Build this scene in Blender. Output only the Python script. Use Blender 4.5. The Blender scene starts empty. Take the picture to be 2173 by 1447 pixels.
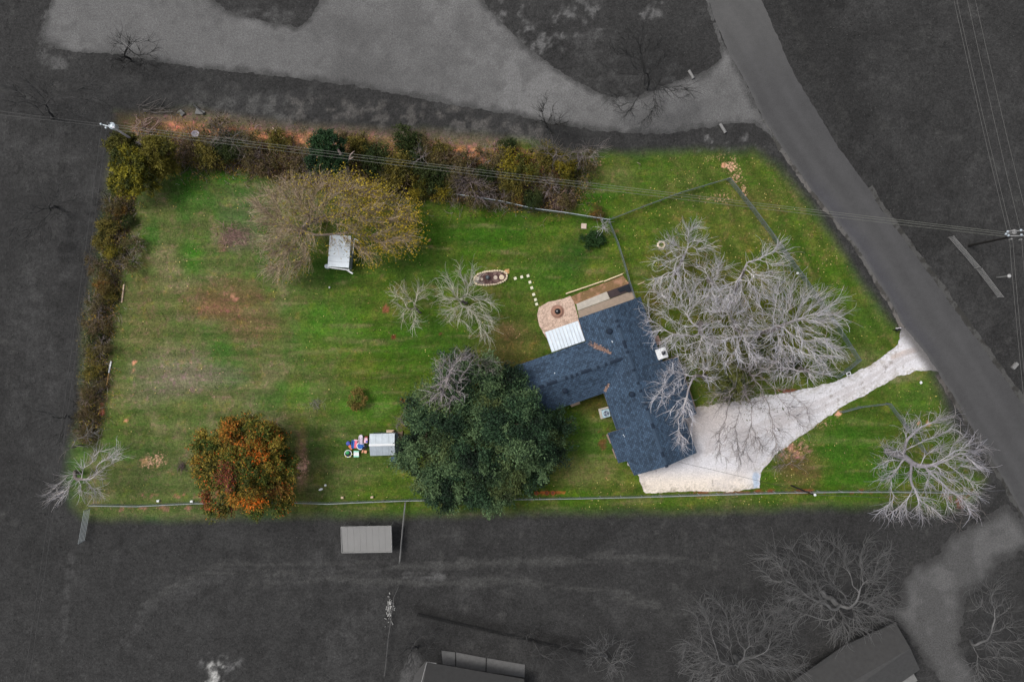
import bpy, math, random
import numpy as np
from mathutils import Vector, Matrix

# ------------------------------------------------------------------ camera, sky, sun, exposure
S = 0.065            # metres on the ground per photograph pixel
H = 94.0             # flying height of the camera
CU, CV = 1086.5, 723.5
scene = bpy.context.scene
COL = scene.collection
cam_d = bpy.data.cameras.new("camera")
cam = bpy.data.objects.new("camera", cam_d); COL.objects.link(cam)
cam.location = (0, 0, H); cam.rotation_euler = (0, 0, 0)
cam_d.sensor_fit = 'HORIZONTAL'; cam_d.sensor_width = 36
cam_d.lens = 36 * H / (2173 * S)
cam_d.clip_end = 6000; cam_d.clip_start = 0.5
scene.camera = cam
world = bpy.data.worlds.new("World"); scene.world = world; world.use_nodes = True
nt = world.node_tree
SUN_EL, SUN_AZ = math.radians(58), math.radians(-70)     # azimuth from north, clockwise
sky = nt.nodes.new('ShaderNodeTexSky'); sky.sky_type = 'NISHITA'; sky.sun_disc = False
sky.sun_elevation = SUN_EL; sky.sun_rotation = SUN_AZ
sky.air_density = 1.0; sky.dust_density = 6.0; sky.ozone_density = 1.0
hsv = nt.nodes.new('ShaderNodeHueSaturation'); hsv.inputs['Saturation'].default_value = 0.38
nt.links.new(sky.outputs[0], hsv.inputs['Color'])
bg = nt.nodes['Background']; bg.inputs['Strength'].default_value = 0.13
nt.links.new(hsv.outputs[0], bg.inputs['Color'])
sun_d = bpy.data.lights.new("sun", 'SUN'); sun_d.energy = 1.3; sun_d.angle = math.radians(16)
sun_d.color = (1.0, 0.96, 0.91)
sun = bpy.data.objects.new("sun", sun_d); COL.objects.link(sun)
sd = Vector((math.sin(SUN_AZ) * math.cos(SUN_EL), math.cos(SUN_AZ) * math.cos(SUN_EL), math.sin(SUN_EL)))
sun.rotation_euler = sd.to_track_quat('Z', 'Y').to_euler(); sun.location = (0, 0, 60)
vs = scene.view_settings; vs.view_transform = 'Standard'; vs.look = 'None'; vs.gamma = 1.0
vs.exposure = 0.08; vs.use_curve_mapping = False

# ------------------------------------------------------------------ helpers
def P(u, v, z=0.0):
    "real-world point that lies at photograph pixel u, v when it is z metres up"
    k = S * (1 - z / H)
    return ((u - CU) * k, -(v - CV) * k, z)

def lin(c):
    c = np.asarray(c, float) / 255.0
    return np.where(c <= 0.04045, c / 12.92, ((c + 0.055) / 1.055) ** 2.4)

def tag(o, label=None, cat=None, group=None, kind=None):
    if label: o['label'] = label
    if cat: o['category'] = cat
    if group: o['group'] = group
    if kind: o['kind'] = kind
    return o

def thing(name, loc, label, cat, rz=0.0, group=None):
    o = bpy.data.objects.new(name, None); COL.objects.link(o)
    o.location = loc; o.rotation_euler = (0, 0, rz); o.empty_display_size = 0.3
    return tag(o, label, cat, group)

def copy_tree(o, parent=None):
    c = o.copy(); COL.objects.link(c); c.parent = parent
    for ch in list(o.children): copy_tree(ch, c)
    return c

def _hash(ix, iy, seed):
    n = (ix.astype(np.int64) * 374761393 + iy.astype(np.int64) * 668265263 + seed * 1442695041) & 0x7fffffff
    n = ((n ^ (n >> 13)) * 1274126177) & 0x7fffffff
    return ((n ^ (n >> 16)) & 0xffffff) / float(0xffffff)

def vn(x, y, scale, seed=0, octv=3, sx=1.0, sy=1.0):
    "fractal value noise in 0..1; scale = metres per lump"
    x = np.asarray(x, float) / (scale * sx); y = np.asarray(y, float) / (scale * sy)
    out = 0; amp = 1; tot = 0
    for o in range(octv):
        x0 = np.floor(x); y0 = np.floor(y); fx = x - x0; fy = y - y0
        fx = fx * fx * (3 - 2 * fx); fy = fy * fy * (3 - 2 * fy)
        a = _hash(x0, y0, seed + o); b = _hash(x0 + 1, y0, seed + o)
        c = _hash(x0, y0 + 1, seed + o); d = _hash(x0 + 1, y0 + 1, seed + o)
        out = out + amp * ((a * (1 - fx) + b * fx) * (1 - fy) + (c * (1 - fx) + d * fx) * fy)
        tot += amp; amp *= 0.55; x = x * 2.03 + 17.1; y = y * 2.03 + 5.3
    return out / tot

def sstep(a, b, x):
    t = np.clip((x - a) / (b - a), 0, 1); return t * t * (3 - 2 * t)

def sdf(poly, x, y):
    "signed distance (negative inside) in the units of the inputs"
    p = np.array(poly, float); n = len(p)
    d = np.full(x.shape, 1e18); inside = np.zeros(x.shape, bool)
    for i in range(n):
        ax, ay = p[i]; bx, by = p[(i + 1) % n]
        ex, ey = bx - ax, by - ay
        wx, wy = x - ax, y - ay
        t = np.clip((wx * ex + wy * ey) / (ex * ex + ey * ey + 1e-12), 0, 1)
        d = np.minimum(d, (wx - t * ex) ** 2 + (wy - t * ey) ** 2)
        if ay != by:
            c = ((ay <= y) & (by > y)) | ((by <= y) & (ay > y))
            xi = ax + (y - ay) / (by - ay) * ex
            inside ^= c & (x < xi)
    d = np.sqrt(d); return np.where(inside, -d, d)

def pdist(path, x, y):
    p = np.array(path, float); d = np.full(x.shape, 1e18)
    for i in range(len(p) - 1):
        ax, ay = p[i]; ex, ey = p[i + 1] - p[i]
        t = np.clip(((x - ax) * ex + (y - ay) * ey) / (ex * ex + ey * ey + 1e-12), 0, 1)
        d = np.minimum(d, (x - ax - t * ex) ** 2 + (y - ay - t * ey) ** 2)
    return np.sqrt(d)

# ---- fast mesh from numpy arrays
def np_mesh(name, V, F, col=None, uv=None, smooth=False):
    me = bpy.data.meshes.new(name)
    V = np.asarray(V, np.float32); F = np.asarray(F, np.int32); k = F.shape[1]
    me.vertices.add(len(V)); me.vertices.foreach_set('co', V.ravel())
    me.loops.add(F.size); me.loops.foreach_set('vertex_index', F.ravel())
    me.polygons.add(len(F)); me.polygons.foreach_set('loop_start', np.arange(0, F.size, k, dtype=np.int32))
    me.update(calc_edges=True)
    if smooth: me.polygons.foreach_set('use_smooth', np.ones(len(F), bool))
    if col is not None:
        a = me.attributes.new('Col', 'FLOAT_COLOR', 'POINT')
        c = np.ones((len(V), 4), np.float32); c[:, :3] = col; a.data.foreach_set('color', c.ravel())
    return me

def link(name, me, mat=None, parent=None):
    o = bpy.data.objects.new(name, me); COL.objects.link(o)
    if mat and not me.materials: me.materials.append(mat)
    o.parent = parent
    return o

class MB:
    "collects boxes, cylinders, prisms, tubes into one mesh"
    def __init__(s): s.v = []; s.f = []; s.uv = {}
    def add(s, vs_, fs_):
        n = len(s.v); s.v += [tuple(v) for v in vs_]; s.f += [tuple(i + n for i in f) for f in fs_]; return s
    def box(s, x0, y0, z0, x1, y1, z1, c=None, rz=0.0, bev=0.0):
        vs_ = []
        if bev > 0:
            b = bev
            ring = [(x0 + b, y0), (x1 - b, y0), (x1, y0 + b), (x1, y1 - b), (x1 - b, y1), (x0 + b, y1), (x0, y1 - b), (x0, y0 + b)]
            n = 8; pts = []
            cx, cy = (x0 + x1) / 2, (y0 + y1) / 2
            for z, k in ((z0, 1), (z1 - b, 1)): pts += [(x, y, z) for x, y in ring]
            sxk = 1 - b / max(1e-6, abs(x1 - x0) / 2) * .6; syk = 1 - b / max(1e-6, abs(y1 - y0) / 2) * .6
            pts += [(cx + (x - cx) * sxk, cy + (y - cy) * syk, z1) for x, y in ring]
            fs_ = [tuple(range(n))[::-1]]
            for l in range(2):
                for i in range(n):
                    j = (i + 1) % n; fs_.append((l * n + i, l * n + j, (l + 1) * n + j, (l + 1) * n + i))
            fs_.append(tuple(range(2 * n, 3 * n)))
        else:
            pts = [(x0, y0, z0), (x1, y0, z0), (x1, y1, z0), (x0, y1, z0), (x0, y0, z1), (x1, y0, z1), (x1, y1, z1), (x0, y1, z1)]
            fs_ = [(3, 2, 1, 0), (4, 5, 6, 7), (0, 1, 5, 4), (1, 2, 6, 5), (2, 3, 7, 6), (3, 0, 4, 7)]
        if rz:
            cc, ss = math.cos(rz), math.sin(rz); ox, oy = c if c else (0, 0)
            pts = [(ox + (x - ox) * cc - (y - oy) * ss, oy + (x - ox) * ss + (y - oy) * cc, z) for x, y, z in pts]
        return s.add(pts, fs_)
    def lathe(s, cx, cy, prof, n=16, ex=1.0, ey=1.0, cap=True):
        pts = []; fs_ = []
        for r, z in prof:
            pts += [(cx + ex * r * math.cos(2 * math.pi * i / n), cy + ey * r * math.sin(2 * math.pi * i / n), z) for i in range(n)]
        for l in range(len(prof) - 1):
            for i in range(n):
                j = (i + 1) % n; fs_.append((l * n + i, l * n + j, (l + 1) * n + j, (l + 1) * n + i))
        if cap:
            fs_.append(tuple(range(n))[::-1]); m = (len(prof) - 1) * n; fs_.append(tuple(range(m, m + n)))
        return s.add(pts, fs_)
    def cyl(s, cx, cy, z0, z1, r, n=12): return s.lathe(cx, cy, [(r, z0), (r, z1)], n)
    def tube(s, pts, r, n=6):
        pts = [Vector(p) for p in pts]; rs = r if isinstance(r, (list, tuple)) else [r] * len(pts)
        vs_ = []; fs_ = []
        for i, p in enumerate(pts):
            d = (pts[min(i + 1, len(pts) - 1)] - pts[max(i - 1, 0)]).normalized()
            a = d.cross(Vector((0, 0, 1)) if abs(d.z) < .9 else Vector((1, 0, 0))).normalized(); b = d.cross(a)
            for k in range(n):
                t = 2 * math.pi * k / n; vs_.append(p + (a * math.cos(t) + b * math.sin(t)) * rs[i])
        for i in range(len(pts) - 1):
            for k in range(n):
                j = (k + 1) % n; fs_.append((i * n + k, i * n + j, (i + 1) * n + j, (i + 1) * n + k))
        fs_.append(tuple(range(n))[::-1]); m = (len(pts) - 1) * n; fs_.append(tuple(range(m, m + n)))
        return s.add(vs_, fs_)
    def prism(s, poly, z0, z1):
        n = len(poly)
        a = sum(poly[i][0] * poly[(i + 1) % n][1] - poly[(i + 1) % n][0] * poly[i][1] for i in range(n))
        if a < 0: poly = poly[::-1]
        vs_ = [(x, y, z0) for x, y in poly] + [(x, y, z1) for x, y in poly]
        fs_ = [tuple(range(n))[::-1], tuple(range(n, 2 * n))] + [(i, (i + 1) % n, n + (i + 1) % n, n + i) for i in range(n)]
        return s.add(vs_, fs_)
    def slab(s, pts, th):
        "tilted slab: top polygon pts (3-D, counter-clockwise from above), th thick downwards"
        n = len(pts); vs_ = [tuple(p) for p in pts] + [(p[0], p[1], p[2] - th) for p in pts]
        fs_ = [tuple(range(n)), tuple(range(n, 2 * n))[::-1]] + [((i + 1) % n, i, n + i, n + (i + 1) % n) for i in range(n)]
        return s.add(vs_, fs_)
    def build(s, name, mat, parent=None, smooth=False):
        me = bpy.data.meshes.new(name); me.from_pydata(s.v, [], s.f); me.update()
        if smooth:
            me.polygons.foreach_set('use_smooth', [True] * len(me.polygons))
        return link(name, me, mat, parent)

# ------------------------------------------------------------------ materials
def mat_new(name, rough=0.8, spec=0.3, metal=0.0):
    m = bpy.data.materials.new(name); m.use_nodes = True
    b = m.node_tree.nodes['Principled BSDF']
    b.inputs['Roughness'].default_value = rough; b.inputs['Specular IOR Level'].default_value = spec
    b.inputs['Metallic'].default_value = metal
    return m, m.node_tree, b

def N(nt, t, **kw):
    n = nt.nodes.new(t)
    for k, v in kw.items():
        if hasattr(n, k): setattr(n, k, v)
        else: n.inputs[k].default_value = v
    return n

def coords(nt, sc=(1, 1, 1), obj=False):
    if obj:
        t = nt.nodes.new('ShaderNodeTexCoord'); src = t.outputs['Object']
    else:
        g = nt.nodes.new('ShaderNodeNewGeometry'); src = g.outputs['Position']
    mp = nt.nodes.new('ShaderNodeMapping'); mp.inputs['Scale'].default_value = sc
    nt.links.new(src, mp.inputs['Vector']); return mp.outputs[0]

def grain(nt, color_socket, layers, bsdf, bump=0.0, obj=False):
    "multiply a colour by several noise layers: (scale per metre, low, high, detail[, stretch])"
    cur = color_socket; last = None
    for L in layers:
        sc, lo, hi, det = L[:4]; st = L[4] if len(L) > 4 else (1, 1, 1)
        n = N(nt, 'ShaderNodeTexNoise'); n.inputs['Scale'].default_value = sc; n.inputs['Detail'].default_value = det
        n.inputs['Roughness'].default_value = 0.6
        nt.links.new(coords(nt, st, obj), n.inputs['Vector'])
        r = N(nt, 'ShaderNodeMapRange'); r.inputs[1].default_value = 0.28; r.inputs[2].default_value = 0.72
        r.inputs[3].default_value = lo; r.inputs[4].default_value = hi
        nt.links.new(n.outputs['Fac'], r.inputs[0])
        v = N(nt, 'ShaderNodeVectorMath', operation='SCALE')
        nt.links.new(cur, v.inputs[0]); nt.links.new(r.outputs[0], v.inputs['Scale']); cur = v.outputs[0]; last = n
    nt.links.new(cur, bsdf.inputs['Base Color'])
    if bump and last:
        bp = N(nt, 'ShaderNodeBump'); bp.inputs['Strength'].default_value = bump; bp.inputs['Distance'].default_value = 0.05
        nt.links.new(last.outputs['Fac'], bp.inputs['Height']); nt.links.new(bp.outputs[0], bsdf.inputs['Normal'])
    return cur

def mat_plain(name, srgb, rough=0.7, layers=((2.0, .85, 1.12, 4), (14, .9, 1.1, 3)), metal=0.0, spec=0.3, bump=0.15):
    m, nt, b = mat_new(name, rough, spec, metal)
    c = N(nt, 'ShaderNodeRGB'); c.outputs[0].default_value = tuple(lin(srgb)) + (1,)
    grain(nt, c.outputs[0], layers, b, bump, obj=True)
    return m

def mat_attr(name, rough=0.85, layers=(), bump=0.2, spec=0.2):
    m, nt, b = mat_new(name, rough, spec)
    a = N(nt, 'ShaderNodeAttribute'); a.attribute_name = 'Col'
    if layers: grain(nt, a.outputs['Color'], layers, b, bump)
    else: nt.links.new(a.outputs['Color'], b.inputs['Base Color'])
    return m

M = {}
def mat_ground():
    m, nt, b = mat_new('grass_ground', .95, .1)
    col = N(nt, 'ShaderNodeAttribute'); col.attribute_name = 'Col'; clay = N(nt, 'ShaderNodeAttribute'); clay.attribute_name = 'Clay'; lot = N(nt, 'ShaderNodeAttribute'); lot.attribute_name = 'Lot'
    def noise(sc, det, rough=.6, st=(1, 1, 1)):
        n = N(nt, 'ShaderNodeTexNoise'); n.inputs['Scale'].default_value = sc; n.inputs['Detail'].default_value = det; n.inputs['Roughness'].default_value = rough
        nt.links.new(coords(nt, st), n.inputs['Vector']); return n.outputs['Fac']
    def rng_(src, a, b_, lo, hi):
        r = N(nt, 'ShaderNodeMapRange'); r.inputs[1].default_value = a; r.inputs[2].default_value = b_; r.inputs[3].default_value = lo; r.inputs[4].default_value = hi; nt.links.new(src, r.inputs[0]); return r.outputs[0]
    def mul(a, b_):
        n = N(nt, 'ShaderNodeMath', operation='MULTIPLY'); nt.links.new(a, n.inputs[0]); nt.links.new(b_, n.inputs[1]); return n.outputs[0]
    cur = col.outputs['Color']
    # straw and bare soil showing between the blades, and fresher green tufts
    for src, a, b_, tint in ((noise(1.1, 7, .72), .51, .64, (1.7, 1.08, 1.9)), (noise(.9, 6, .7, (.35, 1.8, 1)), .53, .66, (.66, .98, .62)), (noise(.5, 6, .75), .54, .66, (1.45, 1.3, .9)), (noise(1.0, 5, .7, (.25, 2.4, 1)), .56, .68, (1.5, 1.15, 1.6)), (noise(4.5, 3, .6), .55, .7, (1.5, 1.22, 1.6))):
        mx = N(nt, 'ShaderNodeMix', data_type='RGBA', blend_type='MULTIPLY'); nt.links.new(cur, mx.inputs['A']); mx.inputs['B'].default_value = tint + (1,)
        nt.links.new(mul(rng_(src, a, b_, 0, .75), lot.outputs['Fac']), mx.inputs['Factor']); cur = mx.outputs['Result']
    # flakes of clay
    s_ = N(nt, 'ShaderNodeMath', operation='ADD'); nt.links.new(noise(3.4, 5, .72), s_.inputs[0]); c_ = N(nt, 'ShaderNodeMath', operation='MULTIPLY'); nt.links.new(clay.outputs['Fac'], c_.inputs[0]); c_.inputs[1].default_value = .26; nt.links.new(c_.outputs[0], s_.inputs[1])
    mx = N(nt, 'ShaderNodeMix', data_type='RGBA'); nt.links.new(cur, mx.inputs['A']); mx.inputs['B'].default_value = tuple(lin((214, 166, 140))) + (1,)
    nt.links.new(mul(rng_(s_.outputs[0], .68, .80, 0, .85), rng_(clay.outputs['Fac'], 0, .12, 0, 1)), mx.inputs['Factor']); cur = mx.outputs['Result']
    grain(nt, cur, ((0.7, .84, 1.18, 6), (2.4, .74, 1.28, 4), (5.5, .64, 1.38, 3)), b, .3)
    return m
M['ground'] = mat_ground()
M['gravel'] = mat_attr('gravel', 0.95, ((1.2, .92, 1.08, 5), (4.5, .84, 1.16, 3), (10, .80, 1.2, 3)), 0.35, .15)
M['coarse'] = mat_attr('coarse_gravel', 0.95, ((.9, .92, 1.08, 4), (3.6, .86, 1.15, 2), (7.5, .76, 1.26, 1)), 0.3, .15)
M['asphalt'] = mat_attr('asphalt', 0.9, ((.3, .92, 1.08, 5), (1.7, .95, 1.06, 4), (8, .88, 1.13, 3)), 0.1)
M['foliage'] = mat_attr('leaf_mass', 0.7, (), 0, .25)
M['twigs'] = mat_attr('bark_twigs', 0.85, (), 0, .15)
M['concrete'] = mat_plain('concrete', (178, 172, 162), .9)
M['paver'] = mat_plain('pale_paver', (214, 212, 188), .9, ((8, .88, 1.1, 4),))
M['stone'] = mat_plain('cream_stone', (222, 205, 178), .9, ((7, .82, 1.1, 4),))
M['disc'] = mat_plain('round_paver', (196, 180, 165), .9, ((7, .82, 1.1, 4),))
M['greyconc'] = mat_plain('grey_concrete', (112, 112, 111), .9)
M['white'] = mat_plain('white_paint', (225, 228, 230), .5, ((3, .9, 1.05, 4),))
M['whitemetal'] = mat_plain('white_sheet_metal', (212, 222, 230), .45, ((.9, .9, 1.06, 4), (9, .93, 1.05, 3)), 0.0, .4)
M['galv'] = mat_plain('galvanised_metal', (176, 186, 194), .45, ((1.5, .85, 1.1, 4), (12, .92, 1.06, 3)), 0.25, .5)
M['greymetal'] = mat_plain('dull_grey_metal', (124, 124, 123), .6, ((.5, .95, 1.05, 4),))
M['darkrail'] = mat_plain('dark_fence_metal', (96, 106, 112), .6)
M['brick'] = mat_plain('brown_brick', (122, 84, 66), .9, ((3, .8, 1.2, 4), (20, .8, 1.2, 2)))
M['trim'] = mat_plain('taupe_trim', (150, 132, 122), .8)
M['black'] = mat_plain('black_paint', (28, 30, 34), .5)
M['vent'] = mat_plain('dark_roof_vent', (22, 32, 44), .6)
M['wood'] = mat_plain('weathered_wood', (128, 108, 90), .9, ((2, .8, 1.15, 4), (16, .85, 1.12, 3)))
M['palewood'] = mat_plain('pale_cut_wood', (205, 182, 158), .9, ((5, .8, 1.15, 4),))
M['polewood'] = mat_plain('treated_pole_wood', (34, 32, 31), .9)
M['polegrey'] = mat_plain('grey_pole_wood', (225, 220, 228), .9)
M['wire'] = mat_plain('power_wire', (120, 122, 114), .6, ((.1, .95, 1.05, 2),))
M['clay'] = mat_plain('orange_clay', (150, 78, 38), .9)
M['rust'] = mat_plain('rusty_brown', (110, 66, 45), .9)
M['darkpatio'] = mat_plain('dark_brown_decking', (62, 52, 54), .8)
M['tarp'] = mat_plain('black_blue_tarp', (17, 24, 36), .6, ((3, .7, 1.3, 4),))
M['glass'] = mat_plain('window_glass', (40, 52, 60), .1, ((1, .95, 1.05, 2),), 0, .6)
for nm, c in dict(blue=(25, 95, 175), pink=(226, 106, 128), palepink=(232, 190, 205), purple=(70, 75, 165), mint=(150, 222, 195),
                  green=(40, 150, 80), orange=(225, 130, 85), yellow=(226, 216, 130), navy=(20, 62, 110), red=(150, 62, 42),
                  peach=(225, 160, 125), lilac=(208, 196, 210), acgrey=(170, 200, 212), fan=(30, 62, 98)).items():
    M[nm] = mat_plain('plastic_' + nm, c, .45, ((5, .93, 1.05, 3),), 0, .4, 0.03)

def mat_mesh():
    m, nt, b = mat_new('chain_link', .5, .4)
    b.inputs['Base Color'].default_value = tuple(lin((120, 134, 138))) + (1,)
    uv = N(nt, 'ShaderNodeUVMap'); sep = N(nt, 'ShaderNodeSeparateXYZ'); nt.links.new(uv.outputs[0], sep.inputs[0])
    outs = []
    for op in ('ADD', 'SUBTRACT'):
        a = N(nt, 'ShaderNodeMath', operation=op); nt.links.new(sep.outputs[0], a.inputs[0]); nt.links.new(sep.outputs[1], a.inputs[1])
        d = N(nt, 'ShaderNodeMath', operation='DIVIDE'); nt.links.new(a.outputs[0], d.inputs[0]); d.inputs[1].default_value = 0.075
        f = N(nt, 'ShaderNodeMath', operation='FRACT'); nt.links.new(d.outputs[0], f.inputs[0])
        l = N(nt, 'ShaderNodeMath', operation='LESS_THAN'); nt.links.new(f.outputs[0], l.inputs[0]); l.inputs[1].default_value = 0.26
        outs.append(l)
    mx = N(nt, 'ShaderNodeMath', operation='MAXIMUM'); nt.links.new(outs[0].outputs[0], mx.inputs[0]); nt.links.new(outs[1].outputs[0], mx.inputs[1])
    nt.links.new(mx.outputs[0], b.inputs['Alpha'])
    return m
M['mesh'] = mat_mesh()

def mat_shingle(name, srgb, row=.16, wid=.34):
    m, nt, b = mat_new(name, .85, .25)
    uv = N(nt, 'ShaderNodeUVMap')
    br = N(nt, 'ShaderNodeTexBrick'); nt.links.new(uv.outputs[0], br.inputs['Vector'])
    c = lin(srgb)
    br.inputs['Color1'].default_value = tuple(c * .70) + (1,); br.inputs['Color2'].default_value = tuple(np.minimum(c * 1.36, 1)) + (1,)
    br.inputs['Mortar'].default_value = tuple(c * .35) + (1,)
    br.inputs['Scale'].default_value = 1.0; br.inputs['Brick Width'].default_value = wid; br.inputs['Row Height'].default_value = row
    br.inputs['Mortar Size'].default_value = .018; br.inputs['Bias'].default_value = 0.0
    grain(nt, br.outputs['Color'], ((.35, .8, 1.22, 5), (1.6, .82, 1.2, 5), (7, .7, 1.34, 3, (1, 1, 1))), b, .2, obj=True)
    return m
M['shingle'] = mat_shingle('blue_grey_shingles', (55, 72, 91), .25, .38)
M['cap'] = mat_plain('dark_ridge_shingle', (30, 42, 58), .9, ((4, .75, 1.25, 4),))
M['cap2'] = mat_plain('mid_ridge_shingle', (54, 70, 88), .9, ((4, .75, 1.25, 4),))
M['litter'] = mat_plain('dry_leaf_litter', (140, 104, 92), .95, ((3, .6, 1.2, 5),))

# ------------------------------------------------------------------ the coloured lot and the grey surroundings
LOT = [(248, 240), (238, 300), (228, 400), (212, 500), (196, 600), (180, 700), (172, 800), (176, 880), (150, 950), (140, 1010), (150, 1075), (178, 1100),
       (400, 1098), (700, 1094), (870, 1092), (1000, 1092), (1350, 1086), (1700, 1075), (1900, 1072), (2000, 1088), (2060, 1070), (2085, 1020), (2050, 950), (2010, 875),
       (1982, 800), (1940, 720), (1885, 680), (1800, 560), (1715, 430), (1650, 350), (1600, 318), (1450, 325), (1300, 325), (1200, 330), (1140, 305), (1000, 290), (860, 278), (700, 275),
       (560, 262), (480, 245), (400, 235), (330, 240)]
def lotmask(x, y, soft=20, grow=0):
    u = x / S + CU; v = -y / S + CV
    d = sdf(LOT, u, v) + (vn(x, y, 4, 91) - .5) * 16 - grow
    return 1 - sstep(-soft, soft * .9, d)
# ------------------------------------------------------------------ ground sheet
def axis(lo, hi, step):
    a = list(np.arange(lo, hi + step / 2, step))
    out = []; d = step; p = lo
    while p > -3000: d *= 1.5; p -= d; out.append(p)
    res = out[::-1] + a; d = step; p = a[-1]
    while p < 3000: d *= 1.5; p += d; res.append(p)
    return np.array(res)
gx = axis(-72, 72, 0.3); gy = axis(-48.5, 48.5, 0.3)
X, Y = np.meshgrid(gx, gy); x = X.ravel(); y = Y.ravel()
u = x / S + CU; v = -y / S + CV
def blob(cu, cv, ru, rv, soft=.5, rag=.35, seed=0):
    r = np.sqrt(((u - cu) / ru) ** 2 + ((v - cv) / rv) ** 2) + (vn(x, y, 2.2, 300 + seed, 4) - .5) * rag * 2
    return 1 - sstep(1 - soft, 1 + soft * .4, r)
def mixc(c, col, m):
    return c + (np.asarray(col)[None, :] - c) * np.clip(m, 0, 1)[:, None]
nA = vn(x, y, 9, 1, 4); nB = vn(x, y, 3.0, 2, 4); nC = vn(x, y, .9, 3, 4); nD = vn(x, y, 18, 4, 3)
c = np.tile(np.array(lin((66, 86, 28))), (len(x), 1))
c = mixc(c, lin((62, 92, 20)), sstep(.45, .7, nA) * .8)
c = mixc(c, lin((98, 104, 44)), sstep(.48, .75, nB) * .55)
c = mixc(c, lin((50, 74, 24)), sstep(.5, .8, vn(x, y, 5, 7, 4)) * .7)
c = mixc(c, lin((104, 92, 60)), sstep(.60, .82, nC) * .35)
# west part of the lawn is thin and dull
west = 1 - sstep(560, 800, u + (nB - .5) * 160)
c = mixc(c, lin((82, 92, 54)), west * .62)
c = mixc(c, lin((112, 108, 76)), west * sstep(.5, .72, vn(x, y, 4, 8, 5)) * .6)
c = mixc(c, lin((52, 92, 30)), west * sstep(.52, .74, vn(x, y, 5, 9, 4)) * .75)
for (cu, cv, ru, rv, col, k, sd_) in [
    (490, 355, 90, 40, (45, 92, 16), .9, 1), (400, 395, 55, 50, (52, 98, 28), .6, 2), (410, 540, 30, 45, (50, 102, 22), .8, 3),
    (480, 640, 110, 50, (98, 80, 54), .8, 4), (525, 690, 80, 45, (100, 82, 56), .6, 5), (450, 655, 60, 22, (110, 82, 58), .5, 6),
    (300, 660, 60, 110, (98, 92, 58), .6, 7), (380, 790, 110, 55, (118, 112, 92), .6, 8), (330, 830, 90, 40, (104, 104, 78), .4, 9),
    (430, 800, 120, 30, (108, 102, 84), .5, 10), (700, 690, 80, 60, (66, 104, 30), .8, 11), (780, 860, 80, 40, (66, 108, 30), .8, 12),
    (640, 840, 50, 35, (70, 108, 34), .7, 13), (560, 850, 60, 40, (62, 92, 40), .6, 14), (880, 560, 90, 60, (40, 74, 20), .6, 15), (1000, 500, 190, 45, (48, 88, 18), .6, 16),
    (1160, 590, 90, 50, (52, 92, 24), .6, 17), (1215, 545, 60, 40, (38, 66, 26), .6, 18), (1090, 730, 70, 45, (92, 80, 46), .6, 19), (1080, 700, 40, 20, (120, 92, 66), .5, 20),
    (700, 570, 70, 50, (40, 72, 18), .7, 21), (900, 720, 140, 60, (50, 84, 22), .7, 22), (1250, 940, 60, 60, (66, 100, 36), .7, 23), (1240, 1000, 90, 35, (98, 100, 60), .6, 24),
    (1265, 860, 50, 25, (70, 56, 30), .6, 25), (780, 960, 110, 70, (62, 88, 32), .5, 26), (740, 1000, 100, 40, (92, 98, 56), .45, 27), (350, 1000, 160, 60, (78, 88, 50), .5, 28),
    (1790, 950, 110, 70, (50, 88, 22), .8, 29), (1860, 1010, 140, 28, (50, 90, 20), .8, 30), (1700, 990, 60, 45, (88, 76, 44), .8, 31), (1940, 850, 60, 45, (64, 98, 34), .5, 32),
    (1560, 660, 190, 120, (80, 82, 28), .7, 33), (1560, 760, 180, 80, (66, 70, 26), .7, 34), (1450, 560, 90, 60, (72, 72, 28), .5, 35), (1420, 380, 160, 50, (68, 86, 34), .6, 36),
    (1300, 370, 50, 40, (92, 98, 56), .5, 37), (1260, 415, 60, 30, (46, 84, 18), .8, 38), (1600, 430, 90, 40, (84, 84, 42), .5, 39), (1840, 680, 60, 60, (58, 88, 30), .5, 40),
    (1830, 760, 60, 25, (98, 104, 62), .6, 41), (1900, 800, 70, 14, (118, 118, 84), .6, 42), (250, 880, 30, 120, (78, 96, 38), .5, 43), (1390, 640, 30, 60, (76, 62, 30), .6, 44),
    (1040, 780, 90, 90, (60, 56, 30), .6, 45), (640, 980, 16, 60, (150, 118, 92), .7, 46), (1110, 690, 30, 60, (70, 84, 34), .5, 47), (520, 450, 60, 60, (80, 92, 62), .5, 48),
    (500, 510, 48, 26, (116, 108, 92), .6, 49), (472, 520, 12, 20, (104, 84, 62), .6, 50)]:
    c = mixc(c, lin(col), blob(cu, cv, ru, rv, .8, .35, sd_) * k)
# mowing stripes: along the road on the east side, east-west elsewhere
dr = (x * .846 + y * .533)
st = np.sin(dr * 2.2 + (nB - .5) * 2.0) * .5 + .5
east = sstep(1330, 1500, u) * (1 - sstep(760, 860, v)) 
c *= (1 - .24 * (east * st))[:, None]
c = mixc(c, lin((110, 106, 62)), east * sstep(.62, .8, vn(x * .533 + y * -.846, dr, 1.2, 11, 4, 5, .5)) * .45)
st2 = np.sin(y * 2.4 + (nD - .5) * 6 + (nB - .5) * 1.2) * .5 + .5
c *= (1 - .20 * ((1 - east) * st2))[:, None]
c = mixc(c, lin((112, 108, 72)), (1 - east) * sstep(.60, .82, vn(x, y, 1.2, 12, 4, 5, .6)) * .4)
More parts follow.
